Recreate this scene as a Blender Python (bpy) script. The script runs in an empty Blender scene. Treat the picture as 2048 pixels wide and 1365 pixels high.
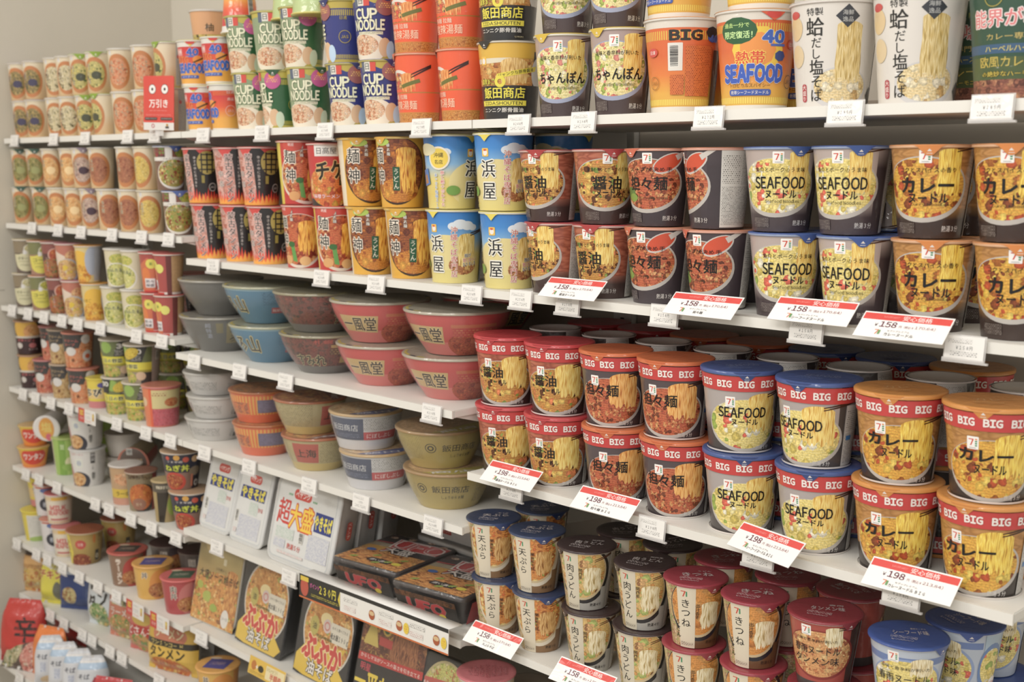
import bpy, math, random
from math import sin, cos, pi, floor, sqrt, radians, atan2
from mathutils import Vector, Matrix
from mathutils.geometry import tessellate_polygon
random.seed(7)
S = bpy.context.scene
COL = S.collection
# ------------------------------------------------------------------ camera, world, lamps, exposure
Z0 = 1.50
FPX = 2418.0
CAM = Vector((1.4229, -1.3207, 0.0592 + Z0))
yaw, pit, rol = radians(44.69), radians(8.19), radians(0.03)
FW = Vector((-cos(yaw)*cos(pit), sin(yaw)*cos(pit), -sin(pit)))
RT = FW.cross(Vector((0, 0, 1))).normalized()
UP = RT.cross(FW)
RT, UP = cos(rol)*RT + sin(rol)*UP, -sin(rol)*RT + cos(rol)*UP
cd = bpy.data.cameras.new('camera'); co = bpy.data.objects.new('camera', cd); COL.objects.link(co)
m = Matrix((RT, UP, -FW)).transposed().to_4x4(); m.translation = CAM
co.matrix_world = m
cd.sensor_width = 36.0; cd.lens = FPX*36.0/2048.0; cd.clip_start = 0.05
cd.dof.use_dof = True; cd.dof.focus_distance = 1.72; cd.dof.aperture_fstop = 5.6
S.camera = co
S.view_settings.view_transform = 'Standard'; S.view_settings.look = 'None'
S.view_settings.gamma = 1.0; S.view_settings.exposure = -0.45; S.view_settings.use_curve_mapping = False
w = bpy.data.worlds.new('store_air'); S.world = w; w.use_nodes = True
bg = w.node_tree.nodes['Background']; bg.inputs[0].default_value = (1.0, 0.975, 0.935, 1); bg.inputs[1].default_value = 0.85

def area(name, loc, rot, sx, sy, power, colr):
    l = bpy.data.lights.new(name, 'AREA'); l.shape = 'RECTANGLE'; l.size = sx; l.size_y = sy
    l.energy = power; l.color = colr
    o = bpy.data.objects.new(name, l); COL.objects.link(o); o.location = loc; o.rotation_euler = rot
    return o
WARM = (1.0, 0.975, 0.93)
for i, x in enumerate((-1.9, 0.1, 2.1)):
    area('ceiling_lamp', (x, -1.15, 2.85), (radians(16), 0, 0), 1.5, 0.3, 15, WARM)
for i, x in enumerate((-1.5, 1.5)):
    area('ceiling_lamp', (x, -2.9, 2.85), (radians(42), 0, 0), 1.8, 0.4, 58, WARM)

# ------------------------------------------------------------------ materials
def lin(c): return c/12.92 if c <= 0.04045 else ((c+0.055)/1.055)**2.4
def rgb(h, g=1.0):
    h = h.lstrip('#')
    if len(h) == 3: h = ''.join(c*2 for c in h)
    c = [lin(int(h[i:i+2], 16)/255.0)*g for i in (0, 2, 4)]; y = 0.3*c[0]+0.59*c[1]+0.11*c[2]
    return tuple(0.9*v+0.1*y for v in c) + (1.0,)
_M = {}
def newmat(name, rough=0.5, coat=0.0, spec=0.4):
    mt = bpy.data.materials.new(name); mt.use_nodes = True
    nt = mt.node_tree; b = nt.nodes['Principled BSDF']
    b.inputs['Roughness'].default_value = rough
    b.inputs['Specular IOR Level'].default_value = spec
    if coat:
        b.inputs['Coat Weight'].default_value = coat; b.inputs['Coat Roughness'].default_value = 0.09
    return mt, nt, b
def film_bump(nt, b, amt=0.5, sc=0.9):
    tc = nt.nodes.new('ShaderNodeTexCoord'); nz = nt.nodes.new('ShaderNodeTexNoise'); bp = nt.nodes.new('ShaderNodeBump')
    nz.inputs['Scale'].default_value = 45*sc; nz.inputs['Detail'].default_value = 1.0; nz.inputs['Distortion'].default_value = 1.5
    bp.inputs['Strength'].default_value = amt; bp.inputs['Distance'].default_value = 0.004
    nt.links.new(tc.outputs['Object'], nz.inputs['Vector']); nt.links.new(nz.outputs['Fac'], bp.inputs['Height'])
    nt.links.new(bp.outputs['Normal'], b.inputs['Coat Normal'])
def ink(h, rough=0.42, coat=0.5):
    k = ('ink', h, rough, coat)
    if k not in _M:
        mt, nt, b = newmat('ink_'+h.lstrip('#'), rough, coat)
        b.inputs['Base Color'].default_value = rgb(h)
        if coat: film_bump(nt, b)
        _M[k] = mt
    return _M[k]
def ramp(nt, cols, const):
    r = nt.nodes.new('ShaderNodeValToRGB'); e = r.color_ramp.elements
    r.color_ramp.interpolation = 'CONSTANT' if const else 'LINEAR'
    n = len(cols)
    while len(e) < n: e.new(0.5)
    for i, c in enumerate(cols):
        e[i].position = (i/n if const else i/max(1, n-1)); e[i].color = rgb(c)
    return r
def food(cols, sc=1.6, dist=0.5):
    """diced toppings: irregular cells of the palette with small speckles"""
    k = ('food', tuple(cols), sc, dist)
    if k in _M: return _M[k]
    mt, nt, b = newmat('printed_food', 0.42, 0.5); N = nt.nodes; L = nt.links
    def nd(t, **kw):
        n = N.new(t)
        for kk, v in kw.items():
            if hasattr(n, kk): setattr(n, kk, v)
            else: n.inputs[kk.replace('_', ' ')].default_value = v
        return n
    uv = nd('ShaderNodeTexCoord'); nz = nd('ShaderNodeTexNoise', Scale=1.6, Detail=3.0)
    mx = nd('ShaderNodeVectorMath', operation='MULTIPLY_ADD'); mx.inputs[1].default_value = (dist, dist, 0)
    L.new(uv.outputs['UV'], nz.inputs['Vector']); L.new(nz.outputs['Color'], mx.inputs[0]); L.new(uv.outputs['UV'], mx.inputs[2])
    # curled strands beneath
    wv = nd('ShaderNodeTexWave', wave_type='RINGS', Scale=0.9, Distortion=9.0, Detail=2.0, Detail_Scale=0.5); L.new(uv.outputs['UV'], wv.inputs['Vector'])
    base = ramp(nt, [cols[0], cols[1], cols[min(2, len(cols)-1)], cols[0]], False); L.new(wv.outputs['Fac'], base.inputs[0])
    last = base.outputs[0]
    for s2, th, thr in ((sc, 0.40, 0.30), (sc*1.9, 0.34, 0.62)):
        vo = nd('ShaderNodeTexVoronoi', voronoi_dimensions='2D', Scale=s2, Randomness=1.0); L.new(mx.outputs[0], vo.inputs['Vector'])
        sp = nd('ShaderNodeSeparateColor'); L.new(vo.outputs['Color'], sp.inputs[0])
        r = ramp(nt, cols, True); L.new(sp.outputs[0], r.inputs[0])
        sh = nd('ShaderNodeMapRange'); sh.inputs[1].default_value = 0.0; sh.inputs[2].default_value = 0.5; sh.inputs[3].default_value = 1.18; sh.inputs[4].default_value = 0.62; L.new(vo.outputs['Distance'], sh.inputs[0])
        mu = nd('ShaderNodeMix', data_type='RGBA', blend_type='MULTIPLY'); mu.inputs[0].default_value = 1.0; L.new(r.outputs[0], mu.inputs[6]); L.new(sh.outputs[0], mu.inputs[7])
        lt = nd('ShaderNodeMath', operation='LESS_THAN'); lt.inputs[1].default_value = th+0.1; L.new(vo.outputs['Distance'], lt.inputs[0])
        gt = nd('ShaderNodeMath', operation='GREATER_THAN'); gt.inputs[1].default_value = thr; L.new(sp.outputs[1], gt.inputs[0])
        an = nd('ShaderNodeMath', operation='MULTIPLY'); L.new(lt.outputs[0], an.inputs[0]); L.new(gt.outputs[0], an.inputs[1])
        mi = nd('ShaderNodeMix', data_type='RGBA'); L.new(an.outputs[0], mi.inputs[0]); L.new(last, mi.inputs[6]); L.new(mu.outputs[2], mi.inputs[7]); last = mi.outputs[2]
    n2 = nd('ShaderNodeTexNoise', Scale=4.0, Detail=4.0); L.new(uv.outputs['UV'], n2.inputs['Vector'])
    hs = nd('ShaderNodeMapRange'); hs.inputs[1].default_value = 0.3; hs.inputs[2].default_value = 0.7; hs.inputs[3].default_value = 0.7; hs.inputs[4].default_value = 1.2; L.new(n2.outputs['Fac'], hs.inputs[0])
    mu = nd('ShaderNodeMix', data_type='RGBA', blend_type='MULTIPLY'); mu.inputs[0].default_value = 1.0
    L.new(last, mu.inputs[6]); L.new(hs.outputs[0], mu.inputs[7]); L.new(mu.outputs[2], b.inputs['Base Color'])
    film_bump(nt, b); _M[k] = mt; return mt
def noodle(cols, sc=2.2, horiz=False, dist=2.0):
    k = ('noodle', tuple(cols), sc, horiz, dist)
    if k in _M: return _M[k]
    mt, nt, b = newmat('printed_noodles', 0.42, 0.5); N = nt.nodes; L = nt.links
    uv = N.new('ShaderNodeTexCoord'); n0 = N.new('ShaderNodeTexNoise'); n0.inputs['Scale'].default_value = 0.9; n0.inputs['Detail'].default_value = 2
    ma = N.new('ShaderNodeVectorMath'); ma.operation = 'MULTIPLY_ADD'; ma.inputs[1].default_value = (0.10*dist, 0.10*dist, 0)
    L.new(uv.outputs['UV'], n0.inputs['Vector']); L.new(n0.outputs['Color'], ma.inputs[0]); L.new(uv.outputs['UV'], ma.inputs[2])
    st = N.new('ShaderNodeVectorMath'); st.operation = 'MULTIPLY'; st.inputs[1].default_value = (0.45, 3.4*sc, 1) if horiz else (3.4*sc, 0.45, 1); L.new(ma.outputs[0], st.inputs[0])
    n1 = N.new('ShaderNodeTexNoise'); n1.noise_dimensions = '2D'; n1.inputs['Scale'].default_value = 1.0; n1.inputs['Detail'].default_value = 1.0; L.new(st.outputs[0], n1.inputs['Vector'])
    mr = N.new('ShaderNodeMapRange'); mr.inputs[1].default_value = 0.3; mr.inputs[2].default_value = 0.7; L.new(n1.outputs['Fac'], mr.inputs[0])
    r = ramp(nt, [cols[3] if len(cols) > 3 else cols[0], cols[1], cols[0], cols[2], cols[1]], False); L.new(mr.outputs[0], r.inputs[0]); L.new(r.outputs[0], b.inputs['Base Color'])
    film_bump(nt, b); _M[k] = mt; return mt
def fine(bgc, fg, row=1.9, wid=3.2):
    """a block of print too small to read: rows of short marks"""
    k = ('fine', bgc, fg, row, wid)
    if k in _M: return _M[k]
    mt, nt, b = newmat('fine_print', 0.45, 0.35); N = nt.nodes; L = nt.links
    uv = N.new('ShaderNodeTexCoord'); br = N.new('ShaderNodeTexBrick')
    br.inputs['Scale'].default_value = 1.0; br.inputs['Brick Width'].default_value = wid/10; br.inputs['Row Height'].default_value = row/10
    br.inputs['Mortar Size'].default_value = row/10*0.27; br.inputs['Mortar Smooth'].default_value = 0.2; br.inputs['Bias'].default_value = -0.25
    br.inputs['Color1'].default_value = rgb(fg); br.inputs['Color2'].default_value = rgb(bgc); br.inputs['Mortar'].default_value = rgb(bgc)
    L.new(uv.outputs['UV'], br.inputs['Vector']); L.new(br.outputs['Color'], b.inputs['Base Color'])
    _M[k] = mt; return mt
def grad(cols, h):
    """printed colour blend up the height h (mm)"""
    k = ('grad', tuple(cols), h)
    if k in _M: return _M[k]
    mt, nt, b = newmat('printed_blend', 0.42, 0.5); N = nt.nodes; L = nt.links
    uv = N.new('ShaderNodeTexCoord'); sx = N.new('ShaderNodeSeparateXYZ'); mr = N.new('ShaderNodeMath'); mr.operation = 'DIVIDE'; mr.inputs[1].default_value = h/10
    L.new(uv.outputs['UV'], sx.inputs[0]); L.new(sx.outputs[1], mr.inputs[0]); r = ramp(nt, cols, False); L.new(mr.outputs[0], r.inputs[0]); L.new(r.outputs[0], b.inputs['Base Color'])
    film_bump(nt, b); _M[k] = mt; return mt
def stripes(c1, c2, period=4.0, duty=0.5):
    k = ('stripe', c1, c2, period, duty)
    if k in _M: return _M[k]
    mt, nt, b = newmat('printed_stripes', 0.42, 0.5); N = nt.nodes; L = nt.links
    uv = N.new('ShaderNodeTexCoord'); sx = N.new('ShaderNodeSeparateXYZ'); a = N.new('ShaderNodeMath'); a.operation = 'MODULO'; a.inputs[1].default_value = period/10
    ad = N.new('ShaderNodeMath'); ad.operation = 'ADD'; ad.inputs[1].default_value = 100*period/10
    g = N.new('ShaderNodeMath'); g.operation = 'GREATER_THAN'; g.inputs[1].default_value = period/10*duty
    L.new(uv.outputs['UV'], sx.inputs[0]); L.new(sx.outputs[0], ad.inputs[0]); L.new(ad.outputs[0], a.inputs[0]); L.new(a.outputs[0], g.inputs[0])
    r = ramp(nt, [c1, c2], True); L.new(g.outputs[0], r.inputs[0]); L.new(r.outputs[0], b.inputs['Base Color'])
    film_bump(nt, b); _M[k] = mt; return mt
def plain(name, h, rough=0.5, spec=0.4, noise=0.0, metal=0.0):
    k = ('plain', name)
    if k in _M: return _M[k]
    mt, nt, b = newmat(name, rough, 0, spec); b.inputs['Base Color'].default_value = rgb(h); b.inputs['Metallic'].default_value = metal
    if noise:
        N = nt.nodes; L = nt.links; tc = N.new('ShaderNodeTexCoord'); nz = N.new('ShaderNodeTexNoise'); nz.inputs['Scale'].default_value = 6; nz.inputs['Detail'].default_value = 4
        r = N.new('ShaderNodeMix'); r.data_type = 'RGBA'; r.inputs[6].default_value = rgb(h, 1-noise); r.inputs[7].default_value = rgb(h, 1+noise)
        L.new(tc.outputs['Object'], nz.inputs['Vector']); L.new(nz.outputs['Fac'], r.inputs[0]); L.new(r.outputs[2], b.inputs['Base Color'])
    _M[k] = mt; return mt
def clear(name, alpha=0.12, rough=0.12, bump=0.5, tint='ffffff', sc=1.0, veil=0.0):
    """thin clear film: see-through, mirrors lamps at its creases, with a faint milky veil"""
    k = ('clear', name)
    if k in _M: return _M[k]
    mt = bpy.data.materials.new(name); mt.use_nodes = True; nt = mt.node_tree; N = nt.nodes; L = nt.links
    N.remove(N['Principled BSDF']); out = [n for n in N if n.type == 'OUTPUT_MATERIAL'][0]
    tr = N.new('ShaderNodeBsdfTransparent'); gl = N.new('ShaderNodeBsdfGlossy'); gl.inputs['Roughness'].default_value = rough; fr = N.new('ShaderNodeLayerWeight'); fr.inputs['Blend'].default_value = 0.25
    lim = N.new('ShaderNodeMapRange'); lim.inputs[1].default_value = 0.0; lim.inputs[2].default_value = 1.0; lim.inputs[3].default_value = 0.022; lim.inputs[4].default_value = 0.18; L.new(fr.outputs['Facing'], lim.inputs[0])
    mx = N.new('ShaderNodeMixShader'); L.new(lim.outputs[0], mx.inputs[0]); L.new(tr.outputs[0], mx.inputs[1]); L.new(gl.outputs[0], mx.inputs[2])
    df = N.new('ShaderNodeBsdfDiffuse'); df.inputs[0].default_value = rgb(tint); m2 = N.new('ShaderNodeMixShader'); m2.inputs[0].default_value = alpha
    L.new(mx.outputs[0], m2.inputs[1]); L.new(df.outputs[0], m2.inputs[2]); L.new(m2.outputs[0], out.inputs[0])
    if bump:
        tc = N.new('ShaderNodeTexCoord'); nz = N.new('ShaderNodeTexNoise'); bp = N.new('ShaderNodeBump')
        nz.inputs['Scale'].default_value = 28*sc; nz.inputs['Detail'].default_value = 2; nz.inputs['Distortion'].default_value = 2.5
        bp.inputs['Strength'].default_value = bump; bp.inputs['Distance'].default_value = 0.006
        L.new(tc.outputs['Object'], nz.inputs['Vector']); L.new(nz.outputs['Fac'], bp.inputs['Height']); L.new(bp.outputs['Normal'], gl.inputs['Normal'])
    _M[k] = mt; return mt
def MT(x): return ink(x) if isinstance(x, str) else x

# ------------------------------------------------------------------ text to flat triangles
_TX = {}
_cu = bpy.data.curves.new('glyphs', 'FONT'); _co = bpy.data.objects.new('glyphs', _cu); COL.objects.link(_co)
def glyphs(s, off=0.0, res=1, shear=0.0):
    k = (s, off, res, shear)
    if k in _TX: return _TX[k]
    if len(s) > 1 and all(' ' <= c <= '~' or c == '\u00a5' for c in s):   # plain letters: set one by one in the even-stroked face
        x = 0.0; out = []
        for c in s:
            if c == ' ': x += 0.26; continue
            tr, a0, a1, b0, b1 = glyphs(c, 0.0, max(res, 2))
            out += [tuple((q[0]-a0+x, q[1]) for q in t) for t in tr]; x += a1-a0+(0.10 if c not in '.,' else 0.07)
        ys = [q[1] for t in out for q in t] or [0, 0]
        _TX[k] = (out, 0.0, x-0.09, min(ys), max(ys)); return _TX[k]
    s = ''.join('\uffe5' if c == '\u00a5' else (chr(ord(c)+0xfee0) if '!' <= c <= '~' else c) for c in s)
    _cu.body = s; _cu.size = 1.0; _cu.offset = off; _cu.resolution_u = res; _cu.shear = shear; _cu.fill_mode = 'FRONT'
    bpy.context.view_layer.update()
    dg = bpy.context.evaluated_depsgraph_get(); ev = _co.evaluated_get(dg); me = ev.to_mesh()
    me.calc_loop_triangles(); vs = [(v.co.x, v.co.y) for v in me.vertices]
    tr = [tuple(vs[i] for i in t.vertices) for t in me.loop_triangles]
    ev.to_mesh_clear()
    if vs:
        x0 = min(v[0] for v in vs); x1 = max(v[0] for v in vs); y0 = min(v[1] for v in vs); y1 = max(v[1] for v in vs)
    else: x0 = x1 = y0 = y1 = 0
    _TX[k] = (tr, x0, x1, y0, y1); return _TX[k]

# ------------------------------------------------------------------ printed surfaces
def clip(poly, ax, val, keep_low):
    out = []; n = len(poly)
    for i in range(n):
        p, q = poly[i], poly[(i+1) % n]
        a = (p[ax] <= val) if keep_low else (p[ax] >= val); b = (q[ax] <= val) if keep_low else (q[ax] >= val)
        if a: out.append(p)
        if a != b:
            t = (val-p[ax])/(q[ax]-p[ax]); r = [p[0]+t*(q[0]-p[0]), p[1]+t*(q[1]-p[1])]; r[ax] = val; out.append(tuple(r))
    return out
class Art:
    """flat print in mm, laid on a surface by fmap(x, y, layer) -> (point, normal)"""
    def __init__(s, fmap, xstep, yk, bounds):
        s.f = fmap; s.xs = xstep; s.yk = yk; s.b = bounds; s.V = []; s.N = []; s.F = []; s.MI = []; s.UV = []; s.mats = []; s.layer = 0; s.kx = s.ky = 1.0; s.step = 1.0
    def mi(s, mt):
        mt = MT(mt)
        if mt not in s.mats: s.mats.append(mt)
        return s.mats.index(mt)
    def emit(s, poly, mi):
        b = len(s.V)
        for x, y in poly:
            p, n = s.f(x, y, s.layer); s.V.append(p); s.N.append(n); s.UV.append((x*0.1/s.kx, y*0.1/s.ky))
        s.F.append(tuple(range(b, b+len(poly)))); s.MI.append(mi)
    def polys(s, ps, mt):
        mi = s.mi(mt); x0, y0, x1, y1 = s.b
        for p in ps:
            if s.kx != 1.0 or s.ky != 1.0: p = [(q[0]*s.kx, q[1]*s.ky) for q in p]
            area2 = sum(p[i][0]*p[(i+1) % len(p)][1]-p[(i+1) % len(p)][0]*p[i][1] for i in range(len(p)))
            if abs(area2) < 1e-7: continue
            if area2 < 0: p = p[::-1]
            for ax, v, lo in ((0, x0, False), (0, x1, True), (1, y0, False), (1, y1, True)):
                if any((q[ax] > v) if lo else (q[ax] < v) for q in p): p = clip(p, ax, v, lo)
                if len(p) < 3: break
            if len(p) < 3: continue
            parts = [p]
            ylo = min(q[1] for q in p); yhi = max(q[1] for q in p)
            for kk in s.yk:
                if ylo+1e-6 < kk < yhi-1e-6:
                    nx = []
                    for r in parts:
                        a = clip(r, 1, kk, True); c = clip(r, 1, kk, False)
                        nx += [t for t in (a, c) if len(t) > 2]
                    parts = nx
            for r in parts:
                if s.xs:
                    k0 = floor(min(q[0] for q in r)/s.xs+1e-6); k1 = floor(max(q[0] for q in r)/s.xs-1e-6)
                    for k in range(k0, k1+1):
                        t = r
                        if k > k0: t = clip(t, 0, k*s.xs, False)
                        if k < k1 and len(t) > 2: t = clip(t, 0, (k+1)*s.xs, True)
                        if len(t) > 2: s.emit(t, mi)
                else: s.emit(r, mi)
        s.layer += s.step
    def R(s, x0, y0, x1, y1, mt): s.polys([[(x0, y0), (x1, y0), (x1, y1), (x0, y1)]], mt)
    def P(s, pts, mt):
        tr = tessellate_polygon([[Vector((x, y, 0)) for x, y in pts]])
        s.polys([[pts[i] for i in t] for t in tr], mt)
    def E(s, cx, cy, rx, ry, mt, n=28, rot=0):
        c, q = cos(rot), sin(rot)
        s.polys([[(cx+rx*cos(t)*c-ry*sin(t)*q, cy+rx*cos(t)*q+ry*sin(t)*c) for t in [2*pi*i/n for i in range(n)]]], mt)
    def RR(s, x0, y0, x1, y1, r, mt):
        pts = []
        for cx, cy, a in ((x1-r, y0+r, -pi/2), (x1-r, y1-r, 0), (x0+r, y1-r, pi/2), (x0+r, y0+r, pi)):
            pts += [(cx+r*cos(a+i*pi/8), cy+r*sin(a+i*pi/8)) for i in range(5)]
        s.polys([pts], mt)
    def ring(s, cx, cy, r0, r1, mt, n=24, ry=None):
        k = (ry or r1)/r1; q = []
        for i in range(n):
            a, b = 2*pi*i/n, 2*pi*(i+1)/n
            q.append([(cx+r0*cos(a), cy+r0*k*sin(a)), (cx+r1*cos(a), cy+r1*k*sin(a)), (cx+r1*cos(b), cy+r1*k*sin(b)), (cx+r0*cos(b), cy+r0*k*sin(b))])
        s.polys(q, mt)
    def T(s, tx, x, y, h, mt, b=0.0, w=None, rot=0.0, res=1, out=None, ob=0.07, shear=0.0):
        """tx centred at x, y; h glyph height; w forces the width; out = colour of an outline under it"""
        if max(map(ord, tx)) > 0x3100: b *= 0.62
        ob = min(ob, 0.05)
        cjk = max(map(ord, tx)) > 0x2E80
        if not cjk: b = min(b, 0.09)
        tr0, X0, X1, Y0, Y1 = glyphs(tx, 0.0, res, shear)
        if X1 <= X0: return
        ky = h/max(Y1-Y0, 0.35); kx = ky if w is None else w/(X1-X0); cx, cy = (X0+X1)/2, (Y0+Y1)/2; c, q = cos(rot), sin(rot)
        def lay(tr, sh, k):
            s.step = 0.3
            for u, v in sh: s.polys([[(x+(a-cx+u)*kx*c-(d-cy+v)*ky*q, y+(a-cx+u)*kx*q+(d-cy+v)*ky*c) for a, d in t] for t in tr], k)
            s.step = 1.0
        if out:
            r = ob+b*0.5
            lay(tr0, [(r*cos(i*pi/4), r*sin(i*pi/4)) for i in range(8)], out)
        if b: e = b*(0.55 if cjk else 0.8); lay(tr0, [(-e, -e*.6), (e, -e*.6), (0, e*.8)] if e < .03 else [(e*cos(i*pi/4), e*sin(i*pi/4)) for i in range(8)], mt)
        else: lay(tr0, [(0, 0)], mt)
    def VT(s, tx, x, ytop, size, mt, b=0.0, gap=1.08, sx=1.0, res=1, out=None, ob=0.07):
        ob = min(ob, 0.06); e = min(b, 0.03)*0.5
        lays = ([(out, [((ob+e)*cos(i*pi/4), (ob+e)*sin(i*pi/4)) for i in range(8)])] if out else [])+[(mt, [(-e, 0), (e, 0)] if b else [(0, 0)])]
        for k, sh in lays:
            s.step = 0.3
            for u, v in sh:
                y = ytop-size/2; ps = []
                for ch in tx:
                    if ch == ' ': y -= size*0.5; continue
                    tr, X0, X1, Y0, Y1 = glyphs(ch, 0.0, res)
                    if ch == 'ー':
                        for t in tr: ps.append([(x-(d-(Y0+Y1)/2+u)*size, y-(a-(X0+X1)/2+v)*size) for a, d in t])
                    else:
                        for t in tr: ps.append([(x+(a-(X0+X1)/2+u)*size*sx, y+(d-(Y0+Y1)/2+v)*size) for a, d in t])
                    y -= size*gap
                s.polys(ps, k)
            s.step = 1.0
    def mesh(s, name, extra=None):
        """extra: list of (verts, faces, normals or None, material)"""
        V, F, MI, Nn, UV = list(s.V), list(s.F), list(s.MI), list(s.N), list(s.UV)
        for ev, ef, mt in extra or []:
            b = len(V); k = s.mi(mt); nn = [Vector((0, 0, 0)) for _ in ev]
            for f in ef:
                p = [Vector(ev[i]) for i in f]; n = (p[1]-p[0]).cross(p[2]-p[0]); n = n if n.length > 1e-14 else (p[2]-p[0]).cross(p[-1]-p[0])
                for i in f: nn[i] += n.normalized()
            for v, n in zip(ev, nn): V.append(tuple(v)); Nn.append(tuple(n.normalized()) if n.length > 1e-9 else (0, 0, 1)); UV.append((v[0]*100, v[2]*100))
            for f in ef: F.append(tuple(i+b for i in f)); MI.append(k)
        me = bpy.data.meshes.new(name); me.from_pydata(V, [], F)
        for mt in s.mats: me.materials.append(mt)
        me.polygons.foreach_set('material_index', MI); me.polygons.foreach_set('use_smooth', [True]*len(F))
        ul = me.uv_layers.new(name='print'); lv = [0]*len(me.loops); me.loops.foreach_get('vertex_index', lv)
        flat = []
        for i in lv: flat += UV[i]
        ul.data.foreach_set('uv', flat); me.update()
        me.normals_split_custom_set_from_vertices(Nn)
        return me

# surfaces: all give metres
LAY = 0.00005
def conemap(prof, n=72):
    """prof: list of (z_mm, r_mm); returns fmap, step, knots, Rref"""
    zs = [p[0] for p in prof]; Rm = max(p[1] for p in prof)*0.5+min(p[1] for p in prof)*0.5; st = 2*pi/n
    def f(x, y, l):
        ph = x/Rm; k = floor(ph/st+1e-6); t = ph/st-k
        i = 0
        while i < len(prof)-2 and y > zs[i+1]+1e-9: i += 1
        z0, r0 = prof[i]; z1, r1 = prof[i+1]; u = (y-z0)/(z1-z0); r = r0+(r1-r0)*u; sl = (r1-r0)/(z1-z0)
        if len(prof) > 2:   # smooth slope between knots
            def slope(j): return (prof[min(j+1, len(prof)-1)][1]-prof[max(j-1, 0)][1])/(prof[min(j+1, len(prof)-1)][0]-prof[max(j-1, 0)][0])
            sl = slope(i)*(1-u)+slope(i+1)*u
        r = r*0.001+l*LAY; a, b = k*st, (k+1)*st
        d = 1/sqrt(1+sl*sl)
        return ((r*((1-t)*sin(a)+t*sin(b)), -r*((1-t)*cos(a)+t*cos(b)), y*0.001), (sin(ph)*d, -cos(ph)*d, -sl*d))
    return f, Rm*st, zs[1:-1], Rm
def flatmap(o=(0, 0, 0), ex=(1, 0, 0), ey=(0, 0, 1)):
    o, ex, ey = Vector(o), Vector(ex), Vector(ey); n = ex.cross(ey)
    return lambda x, y, l: (tuple(o+ex*(x*0.001)+ey*(y*0.001)+n*(l*LAY)), tuple(n))
def lathe(prof, n=48, z0=0.0):
    """prof in mm (r, z), outside to the right as it climbs -> verts, faces"""
    V, F = [], []
    for r, z in prof:
        for i in range(n): a = 2*pi*i/n; V.append((r*0.001*sin(a), -r*0.001*cos(a), z*0.001+z0))
    for j in range(len(prof)-1):
        for i in range(n): k = (i+1) % n; F.append((j*n+i, j*n+k, (j+1)*n+k, (j+1)*n+i))
    return V, F
def box(x0, y0, z0, x1, y1, z1):
    V = [(x, y, z) for x in (x0, x1) for y in (y0, y1) for z in (z0, z1)]
    return V, [(0, 1, 3, 2), (4, 6, 7, 5), (0, 4, 5, 1), (2, 3, 7, 6), (0, 2, 6, 4), (1, 5, 7, 3)]
def simple(name, parts, smooth=False, bevel=0.0):
    """parts: list of (verts, faces, material) -> one mesh"""
    V, F, MI, mats = [], [], [], []
    for v, f, mt in parts:
        mt = MT(mt)
        if mt not in mats: mats.append(mt)
        b = len(V); V += [tuple(p) for p in v]; F += [tuple(i+b for i in q) for q in f]; MI += [mats.index(mt)]*len(f)
    me = bpy.data.meshes.new(name); me.from_pydata(V, [], F)
    for mt in mats: me.materials.append(mt)
    me.polygons.foreach_set('material_index', MI); me.polygons.foreach_set('use_smooth', [smooth]*len(F)); me.update()
    if bevel:
        import bmesh
        bm = bmesh.new(); bm.from_mesh(me); bmesh.ops.remove_doubles(bm, verts=bm.verts, dist=1e-6)
        bmesh.ops.bevel(bm, geom=[e for e in bm.edges], offset=bevel, segments=2, affect='EDGES'); bm.to_mesh(me); bm.free()
    if smooth:
        me.set_sharp_from_angle(angle=radians(40))
    return me
def link(name, data, parent=None, loc=None, rot=None):
    o = bpy.data.objects.new(name, data); COL.objects.link(o)
    if parent: o.parent = parent
    if loc: o.location = loc
    if rot: o.rotation_euler = rot
    return o
def tag(o, label, cat, group=None):
    o['label'] = label; o['category'] = cat
    if group: o['group'] = group
    return o
def structure(name, parts, label=None, bevel=0.0):
    o = link(name, simple(name, parts, bevel=bevel)); o['kind'] = 'structure'
    return o
def x_at(u, y, z):
    """where along the shelves a thing seen at picture column u stands, given its depth and height"""
    k = (u-1024.0)/FPX; a = RT-k*FW
    return CAM.x-((y-CAM.y)*a.y+(z-CAM.z)*a.z)/a.x
# ------------------------------------------------------------------ printed designs (mm, art centred on x = 0)
YEL = ['f0d26a', 'e3b64a', 'f4e08c', 'c98f2e', 'f0d26a']
ORN = ['f0b35e', 'e39a3c', 'f6c878', 'b9661f', 'f0b35e']
PAL = ['efe3bd', 'dcc58e', 'f6eccc', 'b59a5f', 'efe3bd']
AMB = ['f2b531', 'e39320', 'f8cf5a', 'a8560f', 'f2b531']
SEA = food(['e8d070', 'f0e2a0', 'd8c058', 'e86a50', 'f2ead0', '9fb548', 'e9cf60', 'f0d880'], 0.75)
SOY = food(['c8893a', '9a5a24', 'e0b04c', '6b3a1a', 'e6c25a', 'd0803a', '8aa040', 'e8864a'], 0.95)
TAN = food(['c0583a', 'd88048', '9a4628', 'd89a5c', '70351f', 'e0a468', '8a4a2c', 'c86a40'], 1.5, 0.9)
CUR = food(['dba52c', 'c8781e', 'e8bc3c', '8a4216', 'c2501e', 'e0a02a', 'a85f1a', 'e8c850'], 0.85)
MEA = food(['8a4a2c', 'a85a38', '6a3018', 'c07a4c', '9a4a2a', 'b2683c'], 2.4, 0.9)
CHP = food(['e8d890', 'f0e4b4', 'd8c470', 'a8b84a', 'e28a78', 'e8d494', 'f2e8c8', 'e07a6a'], 1.0)
TEM = food(['d8883a', 'e8a850', 'b5662a', 'e8c878', '9ab04c', 'd0682e'], 1.0)
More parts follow.
